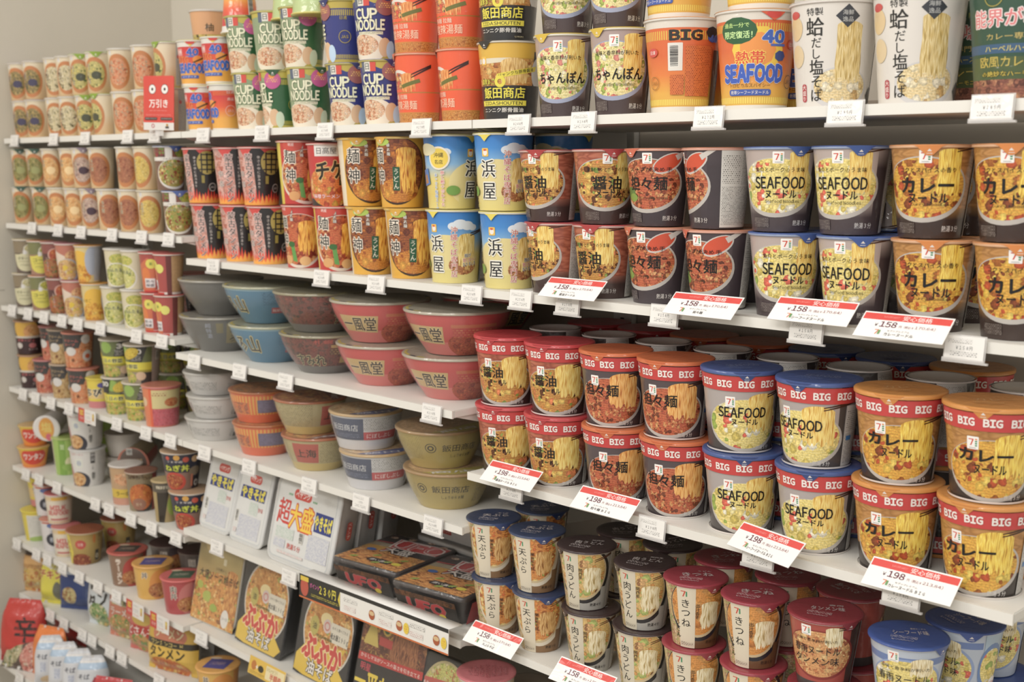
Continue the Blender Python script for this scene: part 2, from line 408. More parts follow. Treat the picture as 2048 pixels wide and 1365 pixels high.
def logo(A, x, y, s):
    A.RR(x-0.5*s, y-0.58*s, x+0.5*s, y+0.58*s, 0.08*s, 'efeae4')
    A.T('7', x-0.14*s, y+0.06*s, 0.58*s, 'd2452f', 0.03)
    for i in range(4): A.R(x+0.2*s, y-0.3*s+i*0.19*s, x+0.38*s, y-0.3*s+i*0.19*s+0.12*s, ('2f8a58', 'e08a3c')[i == 3])
    A.R(x-0.3*s, y-0.47*s, x+0.3*s, y-0.42*s, 'a0a09c')
def lift(A, x0, x1, y0, y1, mt, wob=2.0):
    """a clump of noodles hanging between y0 and y1"""
    rnd = random.Random(int(x0*7+y1)); n = 19; w = x1-x0; pts = []
    for i in range(n): pts.append((x0+w*i/(n-1), y0+rnd.uniform(-1.6, 1.6)*wob+abs(i/(n-1)-.5)*wob*1.5))
    pts += [(x1+wob*.4, y0+(y1-y0)*.3), (x1-wob*.2, y0+(y1-y0)*.6)]
    pts += [(x0+w*(.5+.5*cos(t))-w*.03*sin(t), y1-w*.22+w*.22*sin(t)) for t in [pi*k/12 for k in range(1, 12)]]
    pts += [(x0+wob*.2, y0+(y1-y0)*.6), (x0-wob*.4, y0+(y1-y0)*.3)]
    A.P(pts, mt)
def sticks(A, x0, y0, x1, y1, c='4a2a1c', t=1.3, gap=3.2):
    for d in (0, gap): A.P([(x0, y0-d), (x1, y1-d*0.5-t), (x1, y1-d*0.5+t), (x0, y0-d+t)], c)
def panel(A, x0, x1, H, bgc='cdc8c0', fg='6a6660', top=None):
    A.R(x0, 2, x1, H-4, bgc); A.R(x0+2, 5, x1-1.5, H*0.52, fine(bgc, fg, 1.9, 2.6)); A.R(x0+(x1-x0)*0.55, H*0.54, x1-1.5, H-7, fine(bgc, fg, 1.7, 2.0))
    A.R(x0+2, H*0.56, x0+(x1-x0)*0.5, H-10, fine(bgc, fg, 2.6, 3.0))
def barcode(A, x0, y0, x1, y1, vert=True):
    A.R(x0-1, y0-1, x1+1, y1+1, 'e8e4da'); rnd = random.Random(3); y = y0
    while y < y1:
        t = rnd.uniform(0.3, 1.1); A.R(x0, y, x1, min(y1, y+t), '2c2a2a') if vert else A.R(y, x0, min(y1, y+t), x1, '2c2a2a'); y += t+rnd.uniform(0.4, 1.0)
def seven(title, tagl, eng, fd, nd, top, dark, rim='b9b2aa', spoon=False, wood=None):
    def d(A, H):
        A.R(-200, 0, 200, H, grad([dark, dark, top, top, top, top], H))
        if wood: A.R(-200, 34, 64, H, wood)
        else: A.R(46, 0, 64, H, grad([dark, dark, dark, dark, top], H))
        A.R(-200, 0, -80, H, dark)
        A.E(-3, 57, 54, 38.5, rim, 40); A.E(-3.5, 59, 51, 35, fd, 40)
        if spoon:
            A.E(27, 88, 22, 12, 'c9c0b8', 24, 0.5); A.E(27, 88.5, 20, 10, 'cf4a26', 24, 0.5); A.P([(40, 92), (62, 108), (56, 109), (36, 99)], 'c9c0b8')
            A.E(-34, 46, 12, 9, '5f7d38', 12); A.E(-28, 40, 10, 6, '7f9a3c', 12)
        else:
            lift(A, 13, 39, 50, 104, nd); sticks(A, 32, 103, 62, 108)
        logo(A, 0, 95, 13)
        if tagl: A.T(tagl, 2, 79.5, 6.2, '1c1614', 0.005, 62)
        for tx, x, y, h, ww, bo in title: A.T(tx, x, y, h, '110f0f', bo*(2.0 if ord(tx[0]) > 999 else 1.2), ww, res=2)
        if eng: A.T(eng, 6, 39.5, 4.4, '3b3a20', 0.0, 46)
        A.T('熱湯3分', 34, 11.5, 7, 'd8d2cc', 0.015, 24); A.R(-38, 6, -12, 18, fine(dark, '8a8078', 1.8, 3))
        panel(A, 64, 116, H)
    return d
def seven_big(title, fd, nd, top, dark, rim='b9b2aa', wood=None):
    def d(A, H):
        A.R(-250, 0, 250, H, grad([dark, dark, top, top, top], H))
        if wood: A.R(-250, 30, 60, H, wood)
        else: A.R(50, 0, 60, H, dark)
        A.R(104, 0, 250, H, dark); A.R(-250, 0, -90, H, dark)
        A.E(2, 38, 56, 37, rim, 44); A.E(1, 40, 53, 34, fd, 44)
        lift(A, 3, 45, 32, 82, nd, 3); sticks(A, 30, 79, 74, 88, '43261c', 1.4)
        logo(A, -20, 70, 13)
        for tx, x, y, h, ww, bo in title: A.T(tx, x, y, h, '110f0f', bo*(2.0 if ord(tx[0]) > 999 else 1.2), ww, res=2)
        A.T('熱湯3分', 30, 6.5, 6.2, 'd8d2cc', 0.015, 24)
        panel(A, 60, 104, 86, 'c8c4be'); A.R(64, 36, 74, 42, '3a7ab8')
        A.R(-250, 85, 250, 105.5, 'c63a38')
        for i in range(-5, 6): A.T('BIG', i*27, 95, 8.8, 'ece2da', 0.06, 18)
        A.R(-250, 0, 250, 2.2, 'd8cfc8')
    return d
WR = noodle(['a4553c', 'b5654a', '8f4632', 'b86a4e'], 0.35, True, 1.0); WO = noodle(['b07a3a', 'c08a4a', '9c6a30'], 0.35, True, 1.0)
d_sy = seven([('醤油', 0, 60, 19, 42, .02), ('ヌードル', 3, 46, 10, 38, .02)], '醤油のキレとポークのうま味', 'Soy Sauce Noodles', SOY, noodle(YEL), 'b4705a', '463430', wood=WR)
d_ta = seven([('担々麺', -2, 60, 19, 58, .02)], 'スープが決め手', 'Spicy Sesame Noodles', TAN, noodle(ORN), '4c4044', '40363a', spoon=True)
d_sf = seven([('SEAFOOD', 2, 63, 15, 66, .025), ('ヌードル', 4, 48.5, 10, 40, .02)], '魚介とポークのうま味', 'Seafood Noodles', SEA, noodle(YEL), 'b3a39c', '4a3e40')
d_cu = seven([('カレー', 2, 62, 17, 60, .03), ('ヌードル', 4, 47, 11, 46, .02)], 'コクとスパイスの香り', 'Curry Noodles', CUR, noodle(['f2d040', 'e0b028', 'f6e068', 'b8821c']), 'bb8a48', '3c2c26', wood=WO)
d_cp = seven([('ちゃんぽん', 4, 53, 16, 74, .02)], '旨味と香辛料が利いた', 'Noodles with seafood', CHP, noodle(YEL), 'ab9690', '493a3a', rim='9aa0b8')
d_Sy = seven_big([('醤油', -14, 55, 17, 38, .02), ('ヌードル', -4, 40, 8, 30, .015)], SOY, noodle(YEL), 'a8604a', '3c2c28', wood=WR)
d_Ta = seven_big([('担々麺', -12, 56, 18, 56, .02)], TAN, noodle(ORN), '54484a', '463c3e')
d_Sf = seven_big([('SEAFOOD', -4, 56, 14, 66, .025), ('ヌードル', 0, 43, 8, 36, .02)], SEA, noodle(YEL), 'aaa09c', '4c4644')
d_Cu = seven_big([('カレー', -6, 56, 14, 60, .03), ('ヌードル', 0, 40, 11, 36, .02)], CUR, noodle(['f2d040', 'e0b028', 'f6e068', 'b8821c']), 'a8763a', '3a322e', wood=WO)
def d_har(title, fd, top, dark, low):
    def d(A, H):
        A.R(-200, 0, 200, H, top); A.R(-200, 0, 200, 14, low); A.R(44, 0, 62, H, dark)
        A.E(2, 56, 50, 38, rim_h[0], 40); A.E(1, 57, 47, 35, fd, 40)
        lift(A, 10, 32, 70, 100, noodle(PAL), 2); sticks(A, 26, 98, 60, 100, '2e2422', 1.2)
        logo(A, -14, 92, 13)
        A.T('上味と香辛料が利いた', -2, 78, 5, '1c1614', 0, 56)
        for i, t in enumerate(title): A.T(t, -2, 63-16*i, 12.5, '26201e', .02, 64, res=2)
        A.T('熱湯3分', 24, 8, 6, 'd8d2cc', .015, 24); panel(A, 64, 114, H, 'd2d4d6')
    return d
rim_h = ['8a2f28']; d_h1 = d_har(['春雨ヌードル', 'タンメン味'], food(['d89a5c', 'e0b070', 'c87c48', 'e8c080', 'b0603c', 'e0a868'], 1.1, 0.9), 'a8483c', '4a2f2c', '45403e')
d_h1_ = d_h1
def d_h2(A, H):
    A.R(-200, 0, 200, H, 'b4bcc8'); A.R(-200, 82, 60, 92, '6a7fae'); A.E(2, 50, 50, 40, '8fa0c4', 40); A.E(1, 50, 47, 37, SEA, 40)
    lift(A, 6, 34, 66, 92, noodle(PAL), 2); logo(A, -14, 92, 13); A.T('旨味と香辛料が利いた', 0, 76, 5, '2e2a28', 0, 60)
    A.T('春雨ヌードル', -2, 61, 12.5, '26242a', .02, 66, res=2); A.T('シーフード味', 0, 45, 11.5, '26242a', .02, 60, res=2)
    A.R(62, 0, 122, H, 'a9bccc'); A.E(76, 50, 20, 40, '6a86b4', 24); A.E(76, 54, 17, 28, SEA, 24); A.E(86, 26, 11, 11, 'e8e2e0', 20); A.T('15g', 86, 26, 8, 'c03a34', .02)
def d_udon(title, sub, fd, nd, wall, bowl, band='d8cbb2', foot='7a5a3c', t2=None, tm='熱湯3分'):
    def d(A, H):
        A.R(-200, 0, 200, H, wall); A.R(-200, 0, -20, H, food(['c8a070', 'a8b060', 'd8b890', 'b88a60'], 1.2)); A.R(4, 0, 56, 26, foot)
        A.E(12, 62, 46, 50, bowl, 36); A.E(10, 64, 42, 46, 'c9b48c', 36); A.E(9, 66, 40, 44, fd, 36); lift(A, 14, 42, 34, 76, nd, 4); sticks(A, 30, 88, 62, 98, '5a3424', 1.2)
        A.R(44, 0, 58, 40, foot); A.R(-20, 0, 6, H, band); logo_s(A, -9, 88, 9)
        A.VT(title, -8, 80, 15, '121010', .012, 1.05, res=2)
        A.VT(sub, 9, 74, 6.5, '2a2420', .01, 1.0)
        if t2: A.VT(t2, -22, 44, 10, '121010', .01, 1.0)
        A.T(tm, 36, 10, 5.5, '3a2c20' if wall != 'a8a49c' else '2c2a28', .015, 22); A.R(-18, 4, 3, 9, fine(band, '6a5a4a', 1.9, 4))
        panel(A, 58, 104, H, 'd0cac0')
    return d
def logo_s(A, x, y, s):
    A.T('7', x-0.2*s, y, s, 'c8452f', .03); A.R(x+0.2*s, y-0.45*s, x+0.42*s, y+0.45*s, '3a8a60')
d_te = d_udon('天ぷら', '関東風そば', TEM, noodle(['d8a860', 'c08a44', 'e6c080', '96622c'], 1.6, False, 5), 'a5825a', 'd8cdb8', foot='8a6844')
d_ni = d_udon('肉うどん', '関西風', food(['e0b070', 'd89a50', 'b8c468', 'e8c890', '9a6a40'], 0.7), noodle(PAL, 1.4, False, 4), 'a8a49c', '2c2a2c', band='cfc4ac', foot='a8a49c', tm='熱湯4分')
d_ki = d_udon('きつね', '出汁香る', food(['d8903a', 'e0a050', 'c87c2e', 'e4b060'], 0.5), noodle(PAL, 1.6, False, 4), 'b98648', '26262e', foot='6c4a2c', t2='うどん', tm='熱湯5分')
# cups of the middle bay
def d_mongol(A, H):
    A.R(-200, 0, 200, H, '2c2828'); A.R(-200, 0, -60, H, '2a2626'); A.P([(-66, 0), (0, 0), (-4, 40), (-6, 70), (-14, H), (-66, H)], food(['dba89c', 'd08a78', 'e0b8ae', 'c8705e', 'e0a090'], 0.5, 1.6))
    fl = [(-130, 0)]; rnd = random.Random(5); x = -130
    while x < 130: fl += [(x, rnd.uniform(7, 14)), (x+3, rnd.uniform(18, 30)), (x+6, rnd.uniform(7, 14))]; x += 6.5
    A.P(fl+[(130, 0)], grad(['f0a030', 'e8502c', 'd83a2c', 'c02c28'], 30))
    fl = [(-130, 0)]; x = -130
    while x < 130: fl += [(x, 3), (x+4, rnd.uniform(9, 18)), (x+8, 3)]; x += 9
    A.P(fl+[(130, 0)], 'f0a838')
    A.P([(-130, H), (-40, H), (-22, H-20), (-4, H)], 'd04540'); A.P([(4, H), (40, H), (22, H-18)], 'd04540'); A.P([(60, H), (110, H), (85, H-18)], 'd04540')
    A.E(27, 76, 19, 22, 'b09a48', 36)
    for y0, y1, x0, x1 in ((90, 92.5, 16, 38), (80, 82.5, 12, 42), (62, 64.5, 12, 42), (71, 73.5, 17, 37)): A.R(x0, y0, x1, y1, '2c2828')
    for x in (17, 27, 37): A.R(x-1.3, 57, x+1.2, 94, '2c2828')
    A.R(16, 38, 22, 52, '9a8a3c'); A.E(38, 30, 8, 8, 'b8b0a8', 24); A.E(38, 30, 6.5, 6.5, '2c2a2a', 24); A.T('JAS', 38, 30, 4, 'c8c0b8', .02)
    A.VT('蒙古タンメン', -15, 92, 15, '241e1d', .03, .98, 1.1, 1, 'e6c8c0', .05); A.VT('中本', -34, 62, 14, '8a8078', .02, 1.25, 1, 1, 'e6d0c8', .05)
    A.VT('辛さの中に旨みあり', 4, 88, 6, 'd8ccc4', .01, 1.1)
def d_menshin(base, edge, fd, udon):
    def d(A, H):
        A.R(-200, 0, 200, H, base); A.R(-66, 0, -46, H, edge); A.E(8, 56, 52, 52, '3c2a1c', 40) if udon else A.E(8, 46, 56, 46, 'd8c8b8', 40)
        if udon: A.E(8, 57, 50, 50, food(['7a3a22', '8a4a2a', 'c2701e', '6a3020', 'a85a26'], 0.9), 40); A.E(10, 26, 40, 18, food(['c8781e', 'e0a030', 'a8561a', 'd89030'], 0.8), 28)
        else: A.E(8, 48, 53, 43, fd, 40)
        lift(A, 8, 42, 26, 92 if udon else 80, noodle(AMB, 1.6), 4)
        if udon: A.R(62, 0, 100, H, base); A.R(68, 58, 80, 92, 'c83c30'); A.R(64, 20, 96, 54, fine(base, '7a6a20', 2.2, 3)); A.E(86, 22, 7, 7, 'b08a20', 20)
        else: A.P([(-6, 12), (4, 10), (-2, 40), (-10, 38)], '5f9a48'); A.E(-8, 40, 8, 5, '3a6a34', 12); A.E(-20, 14, 12, 8, 'd8a060', 14); A.E(20, 12, 12, 8, 'e0b070', 14)
        A.VT('麺神', -26, 92, 25, '1c1a18', .02, 1.25, .9, 2, 'e8dccb', .06)
        A.VT('極太麺', -4, 98, 6, 'ece4d8', .02, 1.1, out='3c2418')
        if udon: A.R(2, 26, 14, 62, '23563a'); A.VT('うどん', 8, 60, 10.5, 'e8e0cc', .02, 1.05)
        A.E(-16, 100, 14, 6, 'a8c048', 14) if udon else A.E(-20, 98, 18, 10, 'c84a3a', 14); A.T('明星', -22, 99, 5, 'f0d8d0', .02)
    return d
d_ms = d_menshin('c03a34', 'd8c23c', food(['c85a34', 'd88a4a', 'a8432a', 'e0a868', '8a3422'], 0.9), False)
d_mu = d_menshin('dba428', 'e0d2b8', None, True)
def d_hidaka(A, H):
    A.R(-200, 0, 200, H, 'c03232'); A.R(-200, 0, 200, 14, '38302e'); A.R(-30, 84, 14, 102, 'e0dad4'); A.T('日高屋', -7, 93, 11, '2c2624', .01, 36)
    A.E(0, 34, 50, 34, food(['d8702c', 'e08c3a', 'b84a22', 'e8b068', 'c8a030'], 0.8), 36); A.T('チゲ', 0, 62, 30, '262018', .06, 56, .1, 2, 'd8b070', .05)
    A.R(16, 36, 40, 54, '2c2a22'); A.T('味噌ラーメン', -10, 18, 7, 'f0dcd8', .03, 56, out='c04a50'); A.R(18, 38, 38, 52, fine('2c2a22', 'c8a848', 3, 4)); A.R(50, 0, 66, H, 'd8cdb0'); A.VT('チーズカレー', 57, 100, 8, '3a2a20', .01, 1.2)
def d_hama(A, H):
    A.R(-200, 0, 200, H, grad(['d8c878', 'd8c060', 'dcc870', '7fb0d8', '3a86cc', '2a74c0'], H))
    A.E(2, 40, 58, 40, 'dccb88', 36); A.R(-38, 0, 62, 22, 'd8c878')
    for cx, cy, r in ((18, 94, 9), (28, 97, 11), (40, 95, 10), (50, 92, 7), (-60, 92, 8)): A.E(cx, cy, r*1.1, r*.75, 'd8dfe6', 18)
    A.E(34, 30, 26, 16, food(['a8663c', 'c88a54', '8a4e2c', 'd8a860'], 1.4), 20); lift(A, 26, 56, 26, 82, noodle(['e8cc78', 'd8b458', 'f2e0a0', 'b08a38']), 3)
    sticks(A, 46, 82, 70, 88, '3c2622', 1.4, 4)
    A.RR(-24, 84, -12, 97, 1.5, 'e8b838'); A.E(-18, 90, 4, 4.5, 'e8e0d8', 16); A.E(-18, 94, 3, 1.5, 'd04a30', 10)
    A.VT('浜屋', -14, 80, 29, '1e1c1e', .03, 1.2, .95, 2, 'e6e2d4', .06); A.VT('沖縄そば専門店', 18, 94, 11.5, 'b83a40', .02, 1.05, 1, 2, 'f0e6d8', .05)
    A.T('麺が', 42, 46, 6, '2a2624', .02, rot=.1, out='f0ece4'); A.T('更においしく', 47, 39, 6, 'c83a34', .02, 28, .1, out='f0ece4'); A.T('なりました', 46, 32, 6, '2a2624', .02, 26, .1, out='f0ece4')
    # back-left face
    A.E(-72, 82, 19, 19, 'e6dcc8', 24); A.E(-72, 82, 16, 16, 'e8c83c', 24); A.T('沖縄', -72, 87, 8, '2a2420', .02); A.T('名店', -72, 76, 7, '2a2420', .02)
    A.E(-96, 96, 20, 10, 'd8d0a8', 18); A.P([(-112, 36), (-92, 40), (-96, 66), (-114, 62)], '4a78b8'); A.P([(-108, 40), (-97, 42), (-100, 56), (-108, 54)], 'b07a4a')
    A.VT('豚と鰹の合わせた', -66, 62, 7, 'c8404a', .02, 1.05, out='f0ece0'); A.VT('あっさり塩味スープ', -78, 58, 6.5, '3a74b8', .02, 1.05, out='f0ece0')
    A.E(-48, 30, 12, 8, '6f9a3c', 14); A.P([(-40, H), (0, H), (-10, H-6), (-17, H-14), (-24, H-6)], 'e0cc48'); panel(A, 74, 110, H, '9aa4b0', '4a5460')
# top shelf
def cupn(body, dk, acc, st):
    def d(A, H):
        A.R(-200, 0, 200, H, body); A.R(-200, H-16, 200, H, acc); A.R(-200, H-28, 200, H-18, stripes(body, acc, 3.4, .4)); A.R(-200, 0, 200, 6, acc); A.R(30, 7, 200, 14, stripes(body, acc, 3.4, .4))
        A.P([(-60, 0), (12, 0), (26, 12), (16, 40), (6, 60), (8, H-18), (-10, H-10), (-60, H-14)], '8a9a74' if st == 'g' else body)
        A.E(-14, 19, 40, 25, 'e4d8c2', 30); A.E(-20, 24, 30, 17, food(['e0b890', 'd89a70', 'e8ccb0', 'c87a50', 'e0c8a0'], 1.6), 28); A.E(22, 20, 12, 16, 'd8b088', 16)
        A.E(34, 16, 9, 15, 'b8cfe4' if st == 'b' else 'c4d0b4', 16); A.R(-30, 41, 18, 46, 'd8d2b4'); A.R(-29, 42, 17, 45, fine('d8d2b4', '5a5640', 2.4, 3))
        A.R(-34, 86, -26, 104, '5a6476'); A.R(-26, 88, -14, 104, 'd8d4c8'); A.R(-14, 88, -4, 103, 'd0483a'); A.T('日', -20, 96, 10, '3a3838', .02)
        A.T('CUP', -12, 75, 17, 'e2dfbe', .05, 40, 0, 2, out=dk); A.T('NOODLE', -8, 57, 17, 'e2dfbe', .05, 58, 0, 2, out=dk)
        A.E(22, 88, 16, 16, 'c0548c' if st == 'g' else '9a5a58', 20); A.R(11, 84, 33, 94, fine('c0548c' if st == 'g' else '9a5a58', 'f0c060', 3, 4)); A.E(22, 96, 6, 4, 'e09030' if st == 'g' else 'a85a50', 12)
        A.ring(62, 44, 10, 11, acc); A.T('JAS', 62, 44, 5, acc, .02); A.T('日清', 60, 76, 6, acc, .03); A.T('CUP', -96, 75, 17, 'e2dfbe', .05, 40, 0, 1, out=dk); barcode(A, 88, 26, 98, 70)
    return d
d_cg = cupn('2f5f38', '24452a', 'b8a83c', 'g'); d_cb = cupn('343a7c', '28284e', 'b8a23c', 'b')
def d_red(A, H):
    A.R(-200, 0, 200, H, grad(['e8a83c', 'e8a43a', 'e0562e', 'cc3434', 'c83434'], H)); A.R(-200, 0, 200, 5, 'ddd6ca'); A.R(-200, H-16, 200, H, 'd8d2c8'); A.R(20, H-27, 200, H-17, stripes('e0662e', 'c8482c', 3.4, .4))
    A.R(-48, H-36, -26, H-20, 'd89088'); A.T('熱帯', -36, H-28, 8, 'f0e0dc', .02); A.T('40', 0, H-28, 15, '3a5cb4', .08, 26, out='d8dcec'); A.R(-16, H-40, 20, H-36, '5a74bc')
    A.T('BIG', -26, 60, 13, 'd8783c', .06, 34); A.E(12, 60, 12, 9, 'e89030', 20); A.P([(0, 54), (26, 66), (28, 63), (2, 51)], '4a3a1c')
    A.T('SEAFOOD', -6, 40, 20, '3a62b8', .09, 76, 0, 2, 'd8dcec', .05); A.RR(-40, 17, 14, 24, 2, '3a5cb0'); A.T('シーフード', -12, 20.5, 5, 'e8e0d8', .02, 40)
    A.P([(-26, H), (18, H), (4, H-8), (-4, H-15), (-12, H-8)], 'e0c430'); A.E(-4, H-6, 10, 5, 'd04038', 16)
    A.T('日清', 62, 86, 8, 'e8c0b8', .03); A.T('商品', 62, 70, 7, 'e8c0b8', .03); A.ring(62, 44, 11, 12.2, 'e8b0a0'); A.T('JAS', 62, 44, 6, 'e8b0a0', .02); barcode(A, 88, 24, 100, 66)
def d_suan(A, H):
    A.R(-200, 0, 200, H, 'e8582a'); A.R(-200, 0, 200, 18, 'c8802e'); A.R(-200, 50, 200, 52, 'b87a30'); A.R(-200, 2, 200, 16, food(['c8802e', 'd89a48', 'b86a24'], 3))
    A.E(-26, 72, 30, 18, 'dcd2c6', 28); A.E(-28, 68, 28, 17, food(['d83a34', '4a5a4a', 'e8b05a', 'e0583c', 'e8d0a0', '3a4a40'], 1.0), 26); A.R(-60, 52, 20, 57, 'e8582a'); lift(A, -16, 12, 54, 84, noodle(['e89a4a', 'd87a30', 'f0b870', 'b85a20']), 3)
    sticks(A, 6, 80, 40, 96, '3a1c18', 1.8, 5); A.P([(-14, 58), (22, 68), (20, 74), (-16, 64)], '6a6a2a'); A.R(-60, 82, -44, 93, '4a4a3a'); A.T('料理人', -52, 88, 4, 'c8b890', .02, 12)
    A.T('製麺 拉麺', -24, 44, 8, 'f0d0b8', .02, 40); A.T('酸辣湯麺', -16, 30, 15, 'f2c4a4', .02, 62, 0, 2); A.R(64, 4, 110, 90, fine('e8582a', 'b83a18', 2.2, 3))
def d_iida(A, H):
    A.R(-200, 0, 200, H, '2e2c2c'); A.R(-200, 52, 200, H, food(['c8883a', 'd8a050', 'b87030', 'e0b868', 'a85f28'], 0.9)); A.R(-200, 92, 200, H, 'c89a34')
    A.E(-36, 92, 46, 6, 'd8cdb4', 24); A.R(-200, 94, 200, H, 'd8aa2e'); lift(A, -8, 34, 54, 94, noodle(['e0b868', 'd0a04c', 'f0d090', 'a87a34']), 2); A.R(46, 0, 200, 104, '2e2c2c'); A.E(58, 72, 16, 24, 'c8c4c0', 20)
    A.RR(-46, 84, -34, 97, 1.5, 'e8b838'); A.E(-40, 90, 4, 4.5, 'e8e0d8', 16); A.R(-200, 0, 200, 52, '2e2c2c')
    A.P([(-18, 62), (50, 74), (52, 82), (-14, 70)], 'e0cc30'); A.T('ジャンクな豚骨醤油', 16, 72, 5.5, '2c2a20', .03, 58, .17)
    A.T('濃厚あご', -34, 58, 9, 'e0d030', .05, 30, 0, 1, '262424'); A.ring(-10, 58, 4, 9, 'e0d030'); A.T('飯田商店', -6, 41, 17, 'e4d42c', .06, 74, 0, 2, '262424')
    A.R(-50, 21, 34, 29, 'e0d030'); A.T('IIDASHOUTEN', -8, 25, 5.2, '2e2c20', .02, 70); A.T('ニンニク豚骨醤油', -8, 14.5, 7, 'e4ded4', .03, 74); A.R(18, 3, 34, 6, fine('2e2c2c', 'd8c898', 2, 3))
def d_bigor(A, H):
    A.R(-200, 0, 200, H, grad(['d8a83a', 'e0a638', 'e07a2e', 'd8642c', 'd8642c', 'd8642c'], H)); A.R(-200, 0, 200, 8, 'ddd6ca'); A.R(-200, H-14, 200, H, 'd8cfc2'); A.R(-200, H-30, 200, H-18, stripes('d8502c', 'd8b03a', 3.4, .4)); A.R(-200, 10, 200, 18, stripes('d8a83a', 'e8cc50', 3.4, .4))
    A.T('BIG', 4, H-24, 13, '2e2824', .07, 42); A.RR(-20, 56, 0, H-34, 1, 'ded8ce'); barcode(A, -17, 62, -6, H-38); A.R(4, 22, 42, H-38, fine('d8702c', '8a3c1c', 2.2, 3)); A.E(42, H-26, 9, 7, '3a5cb4', 14); A.E(40, H-20, 10, 8, '2e2c30', 8); A.T('40', 44, H-28, 9, '4a6cc0', .08)
    A.E(-44, H-46, 9, 6, 'd04a40', 16); A.T('日清', -44, H-46, 5, 'f0dcd4', .03); A.ring(-44, 40, 8, 9, 'a8702c'); A.T('JAS', -44, 40, 5, 'a8702c', .02); A.R(46, 0, 70, 84, '4a342c'); A.R(-17, 24, 2, 50, fine('d8702c', '8a3c1c', 2.2, 3))
def d_tropic(A, H):
    d_bigor0(A, H); A.E(4, 76, 34, 30, 'e8c030', 10); A.E(4, 76, 24, 22, 'e8903a', 9)
    A.E(-22, 100, 25, 17, '2c5a34', 14); A.T('過去一分で', -24, 107, 6, 'c8e888', .03, 34); A.T('限定復活!', -22, 95, 9, 'd0f0a0', .05, 38)
    A.T('40', 24, 92, 15, '3a62b8', .08, 28, out='d8dcec'); A.R(20, 80, 40, 83, '4a68b4'); A.E(34, 68, 8, 7, '3a4c84', 7); A.T('熱帯', -6, 66, 16, 'd84a2c', .07, 38, 0, 1, 'f0d050')
    A.T('SEAFOOD', -2, 46, 21, '3a5cb8', .1, 84, 0, 2, 'd8dcec', .05); A.RR(-36, 18, 24, 26, 3, '3f5aa8'); A.T('熱帯シーフードヌードル', -6, 22, 5, 'e8e0d8', .02, 54); A.T('トロピカルスパイシー', -6, 31, 5, '5a3a1c', 0, 56)
    A.E(54, H-44, 9, 6, 'd04a40', 16); A.T('日清', 54, H-44, 5, 'f0dcd4', .03); A.ring(54, 36, 8, 9, '6a4a2c'); A.T('JAS', 54, 36, 5, '6a4a2c', .02); A.P([(0, H), (40, H), (30, H-10), (22, H-15), (12, H-8)], 'd8562e'); A.E(22, H-7, 9, 5, 'd04038', 16)
def d_bigor0(A, H):
    A.R(-200, 0, 200, H, grad(['dcae38', 'e0a638', 'e07a2e', 'd8642c', 'd8642c', 'd8642c'], H)); A.R(-200, 0, 200, 6, 'ddd6ca'); A.R(-200, H-14, 200, H, 'd8cfc2'); A.R(-200, H-28, 200, H-18, stripes('d8502c', 'd8b03a', 3.4, .4)); A.R(-200, 8, 200, 16, stripes('d8a83a', 'e8cc50', 3.4, .4))
def d_soba(A, H):
    A.R(-200, 0, 200, H, 'd6cfc6'); A.E(18, 22, 40, 26, 'c8c4c2', 28); A.E(18, 24, 36, 22, food(['e0c890', 'd8b878', 'e8d8b0', 'c8a060', 'e8dcc0'], 0.9), 26); lift(A, 10, 42, 30, 102, noodle(['dcc078', 'ccab5c', 'ead8a4', 'a88a44']), 3)
    A.P([(8, 108), (22, 122), (36, 108), (22, 94)], '3a3c42'); A.T('海鮮', 22, 112, 6, 'b8b8b4', .02); A.T('逸品', 22, 104, 6, 'b8b8b4', .02)
    A.T('特製', -16, 114, 9, '2c2a28', .02, 20); A.VT('蛤', -16, 108, 24, '26241f', .02, 1.0, 1, 2); A.VT('だし', -14, 84, 14, '26241f', .015, .95, 1, 2); A.VT('塩', -14, 58, 20, '26241f', .02, 1, 1, 2); A.VT('そば', -14, 39, 17, '26241f', .02, .95, 1, 2)
    A.RR(-37, 6, -29, 28, 3, 'b04048'); A.VT('大盛り', -33, 27, 6.5, 'e8d8d0', .02, 1.05); A.E(-46, 96, 13, 15, 'd8bc8c', 20); A.E(-44, 62, 12, 14, 'd8c096', 20); A.E(-46, 112, 9, 5, 'c84a44', 14); A.P([(60, 14), (70, 26), (80, 14), (70, 2)], '2e2c2a'); A.R(86, 6, 120, 100, fine('d6cfc6', '8a8680', 2.2, 3))
def d_noto(A, H):
    A.R(-200, 0, 200, H, '2f4f3c'); A.R(-200, 0, 200, 30, food(['8a5040', 'a8684c', '6a3c30', 'b88058'], 1.2)); A.R(-200, 22, 200, 46, '4a5a34'); A.R(-200, 50, 200, 60, '3a5a7a')
    A.T('能界が唸る', -4, 88, 19, 'd87878', .05, 90, 0, 2, 'e8dcd8', .05); A.T('カレー専門店', -2, 68, 7, 'c8b060', .02, 60); A.T('ハーベルハース', -6, 55, 6, 'd0c060', .02, 56); A.T('欧風カレー', -10, 41, 12, 'c8b048', .02, 64); A.T('の絶妙なハーモニー', -4, 28, 6, 'd0b838', .03, 70, out='2e2a1c')
    A.ring(-24, 110, 9, 10, 'a89a40'); A.P([(14, 104), (44, 110), (44, 116), (14, 110)], '8a9a40'); A.E(-30, 122, 14, 5, 'd06a50', 14); A.T('能界が唸る', -120, 88, 19, 'd87878', .05, 90, 0, 1, 'e8dcd8', .05)
